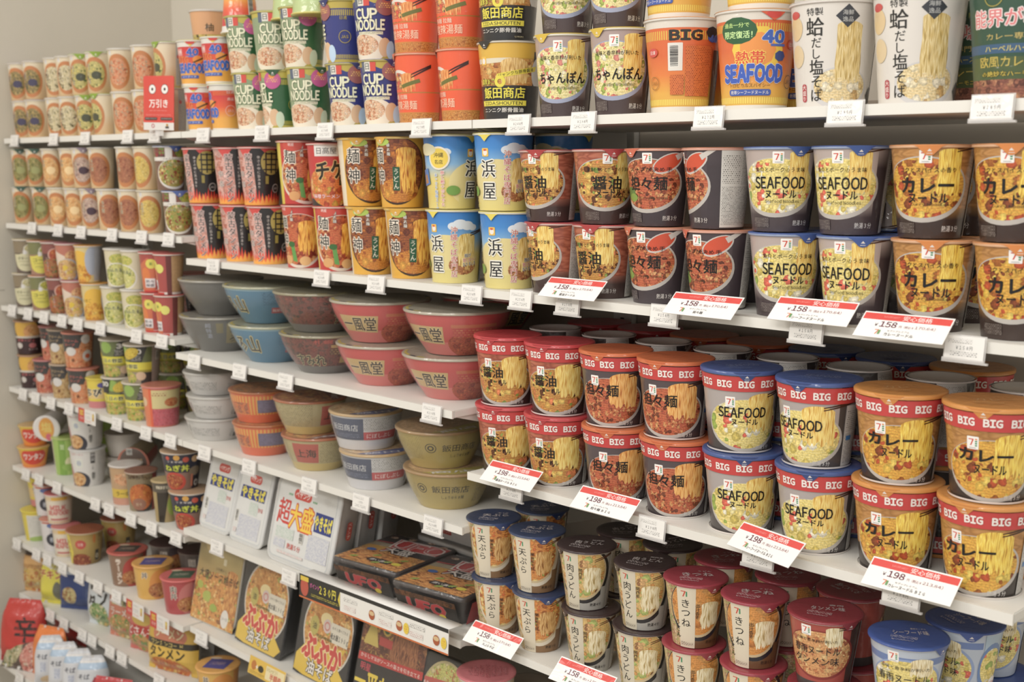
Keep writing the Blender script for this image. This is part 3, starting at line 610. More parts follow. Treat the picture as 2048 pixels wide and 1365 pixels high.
# left bay soups and cups
def d_soup(cols, dark=None, cap='d9c6a4', sc=1.2, txt='スープ'):
    def d(A, H):
        A.R(-200, 0, 200, H, grad(['c9a878', 'd0b085', cap, cap, 'd8c9ac'], H)); A.E(0, 42, 33, 38, 'c07a44', 32); A.E(-1, 42, 27, 29, food(cols, sc), 28)
        if dark: A.E(4, 40, 14, 9, dark, 16)
        A.RR(-24, 78, -16, 87, 1, 'd0d0d0'); A.T('7', -21, 83, 5, 'b87a6a', .02); A.VT(txt, -17, 66, 9, '4a3a2c', .02, 1.0, out='d8c8a8'); A.VT('具だくさん', -26, 60, 6, '5a4a38', .0, 1.0)
        A.R(58, 4, 92, H-4, 'b4b2ac'); A.R(60, 6, 90, H-8, fine('b4b2ac', '7a7874', 2.2, 2.6)); A.E(64, H-30, 4, 4, 'c05a5a', 12)
    return d
SO1 = d_soup(['8a7a4a', '5a5a34', 'b89a58', '6a5a6a', 'c8a868'], '46405a', txt='なす'); SO2 = d_soup(['e0d0a0', '6a6030', 'd8c8a0', '5a3a2c', 'e8dcc0'], None, txt='わかめ', sc=1.6); SO3 = d_soup(['c8b868', '5a6a34', 'd8c878', 'e0c850', 'b0a050'], '4a4c38', txt='ほうれん草')
SO4 = d_soup(['d87a4a', 'e0a070', 'c8a480', 'b85a34', 'e0b888'], None, txt='とん汁', sc=1.5); SO5 = d_soup(['7a7a3c', '9a8a4a', 'b0a060', '6a6a34'], '98985c', txt='あおさ'); SO6 = d_soup(['e0a860', 'e8bc80', 'd89850', 'e0b478'], 'e8c890', txt='ゆば'); SO7 = d_soup(['c8a890', 'd8c0b0', '8a6a6a', 'b89080'], '4a3440', txt='しじみ', sc=1.7); SO8 = d_soup(['a86a4a', 'c08058', '98503a', 'b87a50'], None, txt='もつ煮', sc=1.5); SO9 = d_soup(['d8b850', 'e0c468', 'c8a040', 'd8bc70'], None, txt='たまご')
def d_veg(A, H):
    A.R(-200, 0, 200, H, '7a5a48'); A.R(-200, 70, 200, H, food(['6a4a40', '8a6a4a', '9a3a3a', '7a8a3c'], .7)); A.RR(-14, 68, 2, H-4, 1, 'd8d2ca'); A.E(26, 80, 16, 12, food(['8aa03a', 'a8b84c', 'c8a04a'], 1.4), 20); A.R(-200, 62, 200, 70, 'dcd6cc'); A.T('こだわり素材のコク', 4, 66, 4.5, '5a4a40', .01, 60)
    A.E(6, 34, 44, 32, 'd8cfc4', 36); A.E(6, 36, 41, 29, food(['8aa03c', 'c8a04a', '9a4a30', 'd8c480', '6a8a34', 'b87a3c'], 1.2), 34); A.T('とんこつスープ', 8, 56, 8, '3a2c20', .03, 62, 0, 1, 'd8d0a0')
    A.R(62, 0, 110, H, fine('b4b2b0', '7a7876', 2.2, 3))
def d_pot(bgc, blob, top, foodc, txt='スープ'):
    def d(A, H):
        A.R(-200, 0, 200, H, bgc); A.R(-200, 62, 200, H, top); A.E(16, 74, 20, 15, 'd8d2c4', 22); A.E(16, 75, 17, 12, foodc, 20); A.E(2, 34, 40, 28, blob, 32); A.R(-40, 34, 40, 58, blob); A.RR(-6, 58, 5, 70, 1, 'dcd8d2')
        A.T(txt, 2, 46, 10, '3c3a28', .02, 54); A.R(-24, 34, 28, 38, fine(blob, '6a6440', 2.6, 4)); A.R(-18, 22, 22, 29, fine(blob, '6a6440', 2.4, 4)); A.R(60, 0, 110, H, fine('bcbab6', '84827e', 2.2, 3))
    return d
d_p1 = d_pot('6a5a50', 'cfc8a0', '8a7a60', food(['d8cf9c', 'c8bc80', 'e4dcb0'], 1), 'ポタージュ'); d_p2 = d_pot('a07864', 'd4c84c', '7a7a4c', food(['c8bc40', 'a8a83c', 'd8cc60'], 1), 'コーン')
d_p5 = d_pot('c8b460', 'd8b83c', 'c8a868', food(['e0c040', 'd8a83a'], 1), 'かきたま'); d_p6 = d_pot('c4b890', 'ccc060', 'a8a868', food(['a8b040', 'd0c050', '6a7a34'], 1.2), 'たんたまご')
def d_tom(A, H):
    A.R(-200, 0, 200, H, '5a3a38'); A.R(-200, 70, 200, H, '8a5048'); A.E(10, 66, 22, 20, 'c8a090', 22); A.E(12, 66, 20, 18, food(['b8502c', 'd07838', '9a3c24'], 1), 20); A.E(0, 26, 44, 30, food(['a85a34', 'c88048', '6a7a3c', 'c8582e', '8a4a2c'], 1.2), 30); A.VT('トムヤム', -16, 60, 10, '3a201c', .02, out='d8b8a8')
def d_pea(A, H):
    A.R(-200, 0, 200, H, '8a5248'); A.R(-200, 64, 200, H, 'b8705c'); A.P([(-60, 40), (-60, 92), (0, 66), (44, 88), (60, 60), (40, 40)], 'd8c4b0'); A.E(16, 66, 20, 18, food(['d8a070', 'c87a4c', 'e0b880', '8a4a2c'], 1.1), 20); A.E(2, 24, 40, 36, 'b0b4c0', 30); A.E(-2, 26, 36, 32, food(['d8b080', 'c89060', 'e0c040', 'b87a50', 'd8c4a0'], 1), 28); A.E(-6, 34, 8, 8, 'd8b828', 12)
def d_egg(A, H):
    A.R(-200, 0, 200, H, 'd0bc80'); A.E(10, 60, 34, 30, 'e0b030', 24); A.E(6, 20, 42, 30, food(['e0a828', 'd89020', 'e8c050', 'c87a1c'], 1), 28); A.T('たまご', -14, 56, 9, '6a5020', .02); A.R(-30, 0, 30, 5, 'c88a2c'); A.R(56, 4, 100, H-4, 'b8bac0'); A.R(58, 6, 98, H-8, fine('b8bac0', '7c7e84', 2.2, 3)); A.E(50, 60, 20, 40, 'a8aebc', 20); A.R(58, 6, 98, H-8, fine('b8bac0', '7c7e84', 2.2, 3))
def d_gen(A, H):
    A.R(-200, 0, 200, H, 'cfc4a4'); A.E(4, 76, 26, 14, food(['b8b84c', 'd8cc60', 'a0a850'], 1.2), 22); A.E(0, 32, 42, 34, 'd8d2c4', 30); A.E(-1, 33, 38, 30, food(['d0cc78', 'a0a848', 'e0d890', '6a7a3c', 'd8cc60'], 1), 28); A.T('たんたまご', 0, 46, 10, '3c3c24', .04, 54, 0, 1, 'd8d8a0'); A.R(56, 0, 76, H, 'c8a070'); A.R(76, 0, 120, H, fine('b8b8b8', '808080', 2.2, 3))
def d_redc(A, H):
    A.R(-200, 0, 200, H, 'a84a44'); A.R(-200, 0, 200, 6, 'd8d2c8'); A.P([(-40, 0), (8, 0), (8, 60), (-10, 90), (-40, 70)], 'c86a44'); A.E(-20, 44, 14, 20, 'd87838', 20); A.E(-2, 74, 15, 13, 'd8cc50', 10); A.E(20, 66, 13, 12, 'd8d060', 10); A.T('新', -2, 74, 8, '3c6a34', .03); A.RR(-24, 12, 8, 36, 2, 'dad4d2'); A.T('熱々', -8, 28, 8, '3a2a3c', .03, 26); A.T('麻婆', -8, 18, 8, '3a2a3c', .03, 26); A.R(-30, 0, 30, 5, 'c83c34'); A.R(40, 0, 54, H, '6a302c'); A.R(54, 6, 100, H-6, food(['c09868', 'b08858', 'c8a474'], 3)); A.R(54, 10, 100, H-10, fine('c09868', '8a6a44', 2.2, 3))
def d_blk(acc, f):
    def d(A, H):
        A.R(-200, 0, 200, H, '45413f'); A.P([(-70, 0), (70, 0), (70, H), (24, H), (6, 60), (-70, 40)], f); A.R(-50, 58, 6, H-6, '45413f'); A.T('クリーム', -18, 80, 8, acc, .04, 44); A.T('スープ', -22, 68, 8, acc, .03, 34); A.E(-20, 48, 17, 13, 'cfcac4', 20); A.E(26, 84, 14, 14, 'd0cac4', 20); A.R(18, 80, 34, 88, fine('d0cac4', '9a948e', 3, 4)); A.E(32, 34, 17, 17, 'd0cbc6', 22); A.E(32, 33, 9, 7, 'c8603c', 14); A.E(-14, 22, 5, 5, '7a4a2c', 10); A.R(60, 0, 110, H, '6a5448')
    return d
FB = food(['c8a468', 'b88a50', 'd8b880', 'a87840'], 1.4); FO = food(['d88a58', 'e0a070', 'c87044', 'e0b080'], 1.2); FR = food(['c86a50', 'd88a68', 'b84e3c', 'e0a080'], 1.2)
def d_pty(A, H):
    A.R(-200, 0, 200, H, '3c2e2c'); A.E(-4, 76, 40, 30, 'd8a838', 24); A.E(18, 66, 26, 24, food(['d89850', 'e0b070', 'c87a3c'], .8), 22); A.R(-200, 48, 200, 54, 'c8beb0'); A.R(-200, 0, 200, 48, '3c2628'); A.T('ポタージュ', -4, 42, 9, 'd06a6a', .03, 56); A.E(-26, 26, 11, 9, 'c8c0b8', 16); A.E(18, 26, 12, 8, 'b86a6a', 12); A.T('クノール', 20, 14, 6, 'd8c8c0', .02, 30)
def d_v30(A, H):
    A.R(-200, 0, 200, H, '9a8a74'); A.R(-60, 58, 66, H, '6c7448'); A.E(-14, 84, 17, 17, '8fae50', 9); A.P([(6, 58), (40, 58), (56, H), (22, H)], '3a3836'); A.T('30', 28, 88, 13, 'e0dcd4', .06, 24, 0, 1, shear=.2); A.R(10, 62, 38, 78, fine('3a3836', 'c8c4bc', 3.4, 5)); A.R(-60, 36, 66, 58, 'd8cc30'); A.T('1日の野菜', -4, 46, 12, '2e2c22', .06, 66, 0, 1, 'e0dc9c'); A.R(-60, 31, 66, 37, 'a89c30'); A.E(-12, 14, 36, 20, food(['9ab03c', 'c8a050', 'd8b870', '7a9434'], 1.1), 26); A.R(36, 0, 66, 30, '3a3836'); A.E(36, 20, 14, 12, 'd0b090', 18); A.E(-44, 60, 12, 10, 'd8c030', 12); A.R(66, 0, 130, H, fine('a89c90', '746a62', 2.6, 3)); barcode(A, 78, 64, 90, 88); A.R(-130, 0, -66, H, 'a89c90')
def d_corn(A, H):
    d_v30(A, H); A.E(12, 82, 24, 14, food(['d8bc30', 'e0c848', 'c8a428'], 3.4), 20, .5); A.P([(-46, 62), (-24, 62), (-14, H), (-36, H)], '3a3836'); A.T('30', -32, 88, 13, 'e0dcd4', .06, 22, 0, 1, shear=.2)
def d_pinkbig(A, H):
    A.R(-200, 0, 200, H, 'c86a5c'); A.R(-60, 0, -24, H, 'd87a50'); A.E(-44, 72, 12, 14, 'd8b890', 20); A.R(-16, 54, 70, H-10, 'cfbf84'); A.R(-14, 88, 24, 100, fine('cfbf84', 'a05a44', 6, 8)); A.E(40, 72, 22, 13, food(['c8703c', 'd8985c', 'b85a34'], 1.2), 20); A.R(-16, 4, 70, 52, food(['c85a64', 'd07078', 'c04e58'], 2.4)); A.R(-24, 0, -16, H, 'd8603c')
def d_wht(A, H):
    A.R(-200, 0, 200, H, 'd2cec8'); A.P([(-46, 60), (-38, 62), (-30, 30), (8, 38), (16, 10), (12, 0), (-46, 0)], 'b06a70'); A.E(-10, 16, 32, 26, '3a3a44', 26); A.E(-16, 20, 25, 20, food(['d8a868', 'c88a48', 'e0c090', 'a86a3c'], 1.3), 24); A.R(22, 0, 60, H, 'd2cec8'); A.RR(-20, 54, 4, 80, 2, 'd4d4c8'); A.T('春', -8, 67, 15, '8a94b0', .0); A.T('水ラーメン', -12, 92, 6, 'c06a64', .03, 36); A.R(24, 66, 36, 96, '2e2c2c'); A.VT('野菜', 30, 94, 11, 'd8d4d0', .02, 1.1); A.VT('ごま', 30, 62, 7, '4a4846', .02); barcode(A, 26, 18, 36, 40); A.R(46, 10, 92, 90, fine('d2cec8', '94908c', 2.6, 3))
def d_wan(A, H):
    A.R(-300, 0, 300, H, grad(['e07a28', 'e09a2c', 'e0a830', 'e0a030'], H)); A.E(0, 30, 44, 22, 'd0402c', 26); A.T('ワンタン', 0, 30, 17, 'e8dcd0', .06, 66); A.R(-300, H-7, 300, H, 'e0c430')
def d_grn(A, H):
    A.R(-200, 0, 200, H, 'c8ccb0'); A.R(-40, 0, 30, H, '9ab858'); A.P([(-20, 0), (6, 0), (2, H), (-16, H)], '7aa03c'); A.E(20, 36, 20, 16, 'd0cc9c', 18); A.E(10, 22, 20, 10, '8aac4c', 14); A.T('豆', -6, 80, 12, 'd8e0b8', .03)
def d_wtall(A, H):
    A.R(-200, 0, 200, H, 'd0cac6'); A.R(-8, 40, 8, 92, 'd8d4d0'); A.VT('うま塩', 0, 90, 13, 'c06a64', .02, 1.1); A.E(10, 20, 20, 20, 'c04438', 18); A.E(8, 22, 16, 15, food(['7a9a3c', 'd8c880', 'c86a3c'], 1.2), 16)
def d_negi(A, H):
    A.R(-200, 0, 200, H, '343444'); A.R(-60, 0, 40, 50, '8a6a5c')
    for x, y, r, c in ((-24, 92, 6, 'c8503c'), (0, 94, 8, 'd8a040'), (22, 88, 8, 'c85038'), (46, 88, 10, 'd8b080'), (66, 94, 6, 'c84038')): A.E(x, y, r, r, c, 10)
    A.T('うま辛鶏', -6, 82, 6, 'd8d0c8', .02, 40); A.T('ねぎ丼', -2, 63, 19, 'd4dc38', .07, 66, 0, 1, '26301c'); A.E(-10, 24, 32, 27, 'c04434', 26); A.E(-12, 24, 25, 21, food(['a84830', 'c8783c', '8a3424', 'd89a50'], 1.3), 24); A.E(48, 52, 18, 14, '8a7a64', 12); A.RR(44, 4, 66, 34, 2, '26262a'); A.ring(55, 16, 4, 8, 'c8c4c0', 16, 10); A.R(36, 8, 42, 44, 'c87a5c')
def d_rayu(A, H):
    A.R(-200, 0, 200, H, 'b8946c'); A.E(4, 78, 34, 18, food(['d8a070', 'e0b890', 'c88050'], .8), 22); A.R(-200, 22, 200, 48, 'd0b030'); A.T('ラーボ', -2, 35, 13, '4a3c1c', .04, 44); A.R(-200, 0, 200, 20, 'c89078'); A.R(50, 0, 100, H, '8a7060')
def d_tan2(A, H):
    A.R(-200, 0, 200, H, '8a7a5c'); A.R(-200, H-22, 200, H, food(['8a7a5c', '6a4a34', 'a08a64'], 1.4)); A.E(10, 40, 44, 44, '3a3634', 30); A.E(2, 44, 40, 40, food(['c86a2c', 'd88838', 'b8501e'], .8), 28); A.E(-4, 22, 24, 18, '9a6a54', 20); A.T('担々', -4, 22, 10, 'c8b090', .02); A.R(42, 0, 90, H, '983834'); A.T('旨辛担々', -8, H-14, 9, '3a2a20', .03, 50)
def d_miso(A, H):
    A.R(-200, 0, 200, H, 'a8905c'); A.R(-200, H-30, 200, H, '5a5246'); A.T('麺好家', 0, H-16, 9, 'd8ccb0', .03, 42); A.P([(-20, 0), (0, 0), (16, H-30), (-20, H-30)], '3a3228'); A.E(26, 44, 16, 26, '9aa848', 18)
def d_ylw(A, H):
    A.R(-200, 0, 200, H, 'd8c238'); A.R(-200, 30, 30, 60, 'd8b870'); A.T('ちび', -4, 50, 26, '3a342c', .06, 52, 0, 1, 'e8e0cc'); A.E(26, 74, 16, 9, '5a5294', 14); A.R(-60, 0, 60, 22, 'c87a7c'); A.R(60, 0, 120, H, 'c8b440')
def d_ylw2(A, H):
    A.R(-200, 0, 200, H, 'cfcbc0'); A.R(-50, 0, -20, H, 'd8c438'); A.R(-200, H-12, 200, H, 'd8c238'); A.R(-16, 20, 44, 80, fine('cfcbc0', 'a8a49c', 4, 5)); A.E(20, 6, 40, 10, '98b058', 16)
def d_blw(A, H):
    A.R(-200, 0, 200, H, 'cfcac8'); A.E(0, 80, 22, 9, '5a6a9c', 16); A.E(4, 36, 32, 22, '3c3c44', 22); A.T('冷し', 0, 60, 12, '4a5a8c', .03); A.T('担々', 0, 36, 15, 'c8ccd4', .04); A.R(-40, H-10, 40, H, 'c8603c')
def d_milk(A, H):
    A.R(-200, 0, 200, H, 'd8ccb8'); A.R(-200, H-22, 200, H-8, stripes('d8ccb8', 'd0a85c', 3, .5)); A.R(-20, H-20, 30, H-9, 'd8a838'); A.T('MILK', 0, 58, 16, 'c8605c', .05, 52, 0, 1, 'd8b8ac'); A.T('SEAFOOD', 0, 40, 14, 'c8605c', .05, 74, 0, 1, 'd8b8ac'); A.R(-30, 14, 34, 20, 'c06a64'); A.R(-200, 4, 200, 10, stripes('d8ccb8', 'd0a85c', 3, .5))
def d_gold(A, H):
    A.R(-300, 0, 300, H, 'a88a48'); A.R(-300, 0, 300, H, grad(['8a7038', 'a88c48', 'b89a54', 'a88a48'], H)); A.P([(-90, 0), (-50, 0), (-36, 30), (-46, 76), (-90, H)], 'd8c43a'); A.VT('いぶき', -54, 66, 15, '4a3c1c', .03, 1.1); A.E(-8, 54, 17, 12, 'c04e44', 20); A.T('日清', -8, 54, 8, 'e0c8b8', .03); A.E(-10, 10, 34, 20, food(['7a3424', 'a85a34', '8a4028', 'c88a4c'], 1.4), 22); A.RR(38, 8, 54, 36, 2, '4a4234'); A.ring(46, 20, 3, 6, 'c8bc9c', 14); A.VT('カレー', 52, 78, 11, '6a4a24', .02); A.R(60, 20, 90, 80, fine('a88a48', '6a5630', 3, 4)); A.E(34, 66, 5, 12, 'c87a34', 10)
def d_bwl(c1, c2, txt, tc='2c2624'):
    def d(A, H):
        A.R(-300, 0, 300, H, c1); A.E(30, 40, 34, 44, c2, 24); A.VT(txt, -16, H-14, 19, tc, .05, 1.0, out='e0d4c4'); A.E(20, 26, 28, 20, food(['b86a3c', 'd8a060', '8a4428', 'c88848'], 1.3), 22); A.R(60, 0, 130, H, c2)
    return d
# bowls
def d_grey(A, H):
    A.R(-400, 0, 400, H, '66645f'); A.RR(12, 20, 40, 66, 1, '8a7d54'); A.VT('どろ', 26, 60, 19, '34302a', .03, 1.05); A.VT('超特濃', -20, 66, 11, '9aa0ac', .02, 1.05); A.R(-6, 44, 6, 66, '7d7350'); A.R(56, 16, 110, 66, fine('5f5d58', '8a8478', 2.6, 4))
def d_blue(A, H):
    A.R(-400, 0, 400, H, '4f7d98'); A.R(-400, H-8, 400, H, '8fb0ba'); A.T('くろ山', -48, 40, 34, '2a2c34', .05, 74, 0, 1, 'c8b878', .07); A.R(24, 40, 72, 66, fine('4f7d98', '3a5a70', 3, 5)); A.R(40, 22, 74, 34, 'b8545c'); A.T('麺屋彩未', 57, 28, 6, 'e0c8c4', .02, 30); A.R(80, 12, 150, 66, fine('4f7d98', '3a6078', 2.6, 4))
def d_sumi(A, H):
    A.R(-400, 0, 400, 16, '6a6662'); A.R(-400, 16, 400, H, food(['8a4034', '5a3a30', '6a443a', '783a30', '4a342c'], 1.2, 1.2)); A.T('すみれ', -16, 28, 22, '2c2c24', .05, 58, 0, 1, 'b8ab78', .06); A.RR(40, 22, 64, 36, 1, 'a8904c'); A.R(20, 40, 74, 52, fine('5a3a30', 'a8884c', 4, 6)); A.R(22, 54, 70, 60, 'a8884c'); A.R(60, 16, 130, 66, fine('54382e', '8a6a4c', 3, 4)); A.T('札幌', 10, 66, 8, 'b04a3c', .03, 30)
def d_ippu(A, H):
    A.R(-400, 0, 400, H, 'c24744'); A.R(-400, 0, 400, 24, 'cf6c66'); A.E(60, 20, 50, 26, food(['b04428', 'c25a30', '9a3622'], 1.2), 24); A.P([(-66, 22), (4, 20), (6, 52), (-66, 52)], 'c4a468'); A.T('一風堂', -30, 36, 26, '3a302c', .05, 64, 0, 2, 'd0b684', .05); A.R(18, 50, 90, 56, 'c06a44'); A.R(20, 34, 96, 48, fine('b83c38', 'c87a4c', 4, 6)); A.R(50, 22, 96, 30, 'b85c3c'); A.R(100, 10, 190, 66, fine('b43a36', 'c8704a', 3, 4))
def d_wbowl(A, H):
    A.R(-400, 0, 400, H, 'c4c1bc'); A.R(-60, 20, -54, H-14, '8a8884'); A.R(-48, 12, 20, H-18, fine('c4c1bc', '6a6866', 3.4, 5)); A.R(-60, H-12, -36, H-6, fine('c4c1bc', '8a8884', 2.4, 3)); A.R(44, 8, 84, 26, fine('c4c1bc', '54524f', 3, 5)); A.R(54, 8, 64, 18, '3c3a38')
def d_orng(A, H):
    A.R(-400, 0, 400, H, 'd86030'); A.R(-400, 18, 400, H-8, stripes('d8682e', 'd8a03c', 7, .5)); A.R(6, 22, 70, 50, '6a6078'); A.R(8, 24, 68, 48, fine('6a6078', '8a82a0', 2.6, 4)); A.R(-60, 20, -14, 44, food(['d8682e', 'b86a48', 'd88a40'], 1)); A.R(96, 14, 160, 60, fine('d86a30', 'a84a24', 3, 4))
def d_shang(A, H):
    A.R(-400, 0, 400, H, 'b0a070'); A.R(-400, 0, 400, 16, 'c0a860'); A.R(-44, 18, 6, 58, 'b05040'); A.T('上海', -18, 38, 17, '3a3024', .05, 40, 0, 1); A.R(8, 18, 90, 58, fine('b0a070', '7a7048', 2.8, 4)); A.R(-160, 16, -60, 62, fine('b0a070', '7a7048', 2.8, 4)); A.R(100, 30, 140, 58, 'b85848'); A.R(104, 32, 136, 44, fine('b85848', 'd8a080', 4, 6))
def d_iib(A, H):
    A.R(-400, 0, 400, H, 'c0bebc'); A.R(-400, 0, 400, 18, 'c8c6c8'); A.R(-70, 20, 8, 62, '4a5064'); A.T('飯田商店', -32, 44, 13, 'c0c0c0', .02, 60); A.R(-60, 24, 0, 32, fine('4a5064', '8088a0', 3, 4)); A.R(8, 40, 110, 62, fine('c0bebc', '7a7876', 2.8, 4)); A.R(8, 20, 80, 36, 'b84a4c'); A.T('にぼしぶし', 40, 28, 9, 'dcc4c0', .03, 52); A.R(84, 10, 90, 36, '8a8886')
def d_iig(A, H):
    A.R(-400, 0, 400, H, 'a89448'); A.R(-400, 0, 400, H, grad(['b09a50', 'a8944a', 'a08a42', '9a8440'], H)); A.R(-96, 18, -40, 64, fine('a4904a', '867436', 3, 4)); A.ring(-24, 40, 8, 9.5, '3c3626', 24, 9); A.ring(-24, 40, 3, 5.5, '3c3626', 20, 5); A.T('飯田商店', 26, 40, 13, '3c3626', .015, 62); A.T('しょうゆらぁ麺', 30, 25, 7, '4a4430', .01, 40); A.R(70, 12, 130, 64, fine('a4904a', '54482c', 2.6, 4))
# ------------------------------------------------------------------ packs of every kind
KIND = {}
def cup(key, rb, rt, H, design, lid='d8d4cc', rim='d8d2c8', tab=None, taba=0, look='', skirt=0, lidart=None, cat='noodle cup', name='noodle_cup', pitch=None):
    KIND[key] = dict(t='cup', rb=rb, rt=rt, H=H, d=design, lid=lid, rim=rim, tab=tab, taba=taba, look=look, skirt=skirt, lidart=lidart, cat=cat, name=name, pitch=pitch or H+1.2, R=rt+2.6)
def lid_text(tx, sub, c='cfc4c0'):
    def d(A, H):
        A.T(tx, 2, 6, 15, c, .03, 46, .25); A.R(-22, -18, 12, -8, fine(A.lc, c, 3, 5)); A.T(sub, 10, 22, 5, c, .02, 20, .25); A.R(-20, -26, 8, -22, fine(A.lc, c, 2.4, 4))
    return d
def l_quad(c, c2):
    def d(A, H):
        r = A.R_; A.P([(-.62*r, -.5*r), (.5*r, -.62*r), (.66*r, .5*r), (-.5*r, .6*r)], c); A.R(-.4*r, -.2*r, .36*r, .22*r, fine(c, c2, 5, 7)); A.E(-.3*r, .66*r, .3*r, .12*r, 'e0c8a8', 12)
    return d
cup('soy_s', 36, 48, 109, d_sy, 'b8484a', 'cfa8a0', 'b23c3c', 8, 'small soy sauce noodle cup with red lid')
cup('tan_s', 36, 48, 109, d_ta, 'd08a6a', 'd8a08c', 'd0684c', -26, 'small black sesame noodle cup with orange lid')
cup('sea_s', 36, 48, 109, d_sf, '4a64a4', '8c9ab8', '3c5898', 26, 'small yellow seafood noodle cup with blue lid')
cup('cur_s', 36, 48, 109, d_cu, 'd8945c', 'd8a880', 'd8843c', 4, 'small brown curry noodle cup with orange lid')
cup('soy_b', 41.5, 53.2, 112, d_Sy, 'c03c40', 'c04448', 'b03438', -16, 'big soy sauce cup with red lid', 5, None)
cup('tan_b', 41.5, 53.2, 112, d_Ta, 'cc6a38', 'cc7a50', 'cc6230', -14, 'big sesame cup with orange lid', 5, None)
cup('sea_b', 41.5, 53.2, 112, d_Sf, '44588e', '6a7cac', '34487e', 0, 'big seafood cup with blue lid', 5, lid_text('SEAFOOD', 'ヌードル', '7e8cb4'))
cup('cur_b', 41.5, 53.2, 112, d_Cu, 'cf8a3c', 'd09a5c', 'd08434', -10, 'big curry cup with orange lid', 5, lid_text('カレー', 'ヌードル', 'ddaa6c'))
cup('tem', 33, 44.5, 103, d_te, '34405e', 'd0c8bc', '34487a', 26, 'tempura soba cup with blue lid', 3, lid_text('天ぷら', 'そば'), name='udon_cup')
cup('nik', 33, 44.5, 103, d_ni, '3c2c2c', 'd0c8bc', '3c2c2c', -30, 'white beef udon cup with brown lid', 3, lid_text('肉うどん', '関西風'), name='udon_cup')
cup('kit', 33, 44.5, 103, d_ki, '983440', 'c06a70', '983844', 30, 'beige fried tofu udon cup', 3, lid_text('きつね', 'うどん'), name='udon_cup')
cup('har', 35, 47, 108, d_h1, '8e2f38', 'd0c4bc', '8e2f38', 40, 'dark red vermicelli noodle cup', 3, lid_text('タンメン味', '春雨'), name='vermicelli_cup')
cup('hab', 35, 47, 108, d_h2, '3c5494', 'd0ccc8', '3c5494', 44, 'pale blue vermicelli noodle cup', 3, lid_text('シーフード味', '春雨ヌードル'), name='vermicelli_cup')
cup('mon', 34, 46, 104, d_mongol, 'c8504a', 'd8b0a8', None, 0, 'black and red flame noodle cup')
cup('men', 36, 46, 106, d_ms, 'c85048', 'd8b4a8', None, 0, 'red thick noodle cup with brush lettering')
cup('udo', 38, 49, 108, d_mu, 'd8a83c', 'd8b868', 'd8a430', -20, 'yellow curry udon cup with brush lettering')
cup('hid', 38, 48, 106, d_hidaka, 'c04848', 'd8b4a8', None, 0, 'red kimchi stew noodle cup with white sign')
cup('ham', 39, 50, 121, d_hama, 'd8c868', 'd8d4c0', None, 0, 'sky blue and yellow soba cup with brush lettering', pitch=122)
cup('cng', 34, 46, 108, d_cg, 'a8a870', 'b8ac58', '34583c', 26, 'green noodle cup with cream lettering')
cup('cnb', 34, 46, 108, d_cb, '8a8aa0', 'b0a458', '34386c', 26, 'navy blue noodle cup with cream lettering')
cup('red', 34, 45, 105, d_red, 'd8cc80', 'd8d2c8', None, 0, 'red and orange noodle cup with blue lettering')
cup('sua', 38, 50, 118, d_suan, 'd86a40', 'd89a7c', 'd86034', -40, 'bright orange sour soup noodle cup')
cup('iid', 41, 51, 121, d_iida, '3a3634', 'c8c0b0', '34322e', -36, 'yellow and black garlic noodle cup')
cup('cha', 36, 49, 112, d_cp, 'd8b838', 'd8d2c0', 'd8b42c', -26, 'brown seafood noodle cup with yellow tab')
cup('bor', 42, 53, 127, d_bigor, 'd8a070', 'd8d2c8', None, 0, 'big orange noodle cup showing its barcode')
cup('tro', 42, 53, 127, d_tropic, 'd8a070', 'd8d2c8', None, 0, 'yellow noodle cup with big blue lettering')
cup('sob', 43, 54, 128, d_soba, 'd8d0c8', 'd4ccc4', None, 0, 'white clam broth soba cup with vertical lettering')
cup('not', 42, 54, 128, d_noto, 'c86a58', 'd4ccc4', None, 0, 'dark green curry noodle cup with pink lettering')
for k, d, lk, lc, tb in (('so1', SO1, 'cream soup cup showing purple eggplant', 'b8a8b0', None), ('so2', SO2, 'cream soup cup showing seaweed', 'd0c8c4', None), ('so3', SO3, 'cream soup cup with green lid', '9aac48', '86a428'), ('so4', SO4, 'cream soup cup showing orange pork stew', 'd8d4d0', None), ('so5', SO5, 'cream soup cup showing green laver', '6a8070', '3c5a4c'), ('so6', SO6, 'cream soup cup showing yellow tofu skin', 'd4ccb8', None), ('so7', SO7, 'cream soup cup showing dark clams', 'b8aab0', '8a7a88'), ('so8', SO8, 'cream soup cup showing brown stew', 'd8d4d0', None), ('so9', SO9, 'cream soup cup showing yellow egg', 'd0c4a0', None)):
    cup(k, 34, 41, 92, d, lc, 'd4ccbc', tb, 6, lk, cat='soup cup', name='soup_cup')
cup('veg', 36, 43, 94, d_veg, '5a70a8', 'c8c8cc', '4a62a0', 10, 'vegetable soup cup with blue lid', cat='soup cup', name='soup_cup')
for k, d, lk, lc in (('po1', d_p1, 'pale cream potage soup cup', 'c8b890'), ('po2', d_p2, 'yellow corn soup cup with orange lid', 'cf8a60'), ('tom', d_tom, 'dark red tomato soup cup', 'b87a7c'), ('pea', d_pea, 'peach coloured soup cup with pink lid', 'c8808c'), ('egg', d_egg, 'yellow egg soup cup with orange lid', 'd8982c'), ('gen', d_gen, 'green and yellow egg soup cup', 'd4d0c8'), ('rdc', d_redc, 'red soup cup with tan paper back', 'c8605c')):
    cup(k, 34, 44, 104, d, lc, 'd4ccc0', None, 0, lk, cat='soup cup', name='soup_cup')
cup('pty', 38, 46, 100, d_pty, 'a07850', 'b8907c', None, 0, 'dark potage cup with yellow pumpkin picture', cat='soup cup', name='soup_cup')
cup('bk1', 38, 46, 100, d_blk('c86a5c', FR), 'c87a74', 'c08080', None, 0, 'dark soup pasta cup with red filling', cat='soup cup', name='soup_cup')
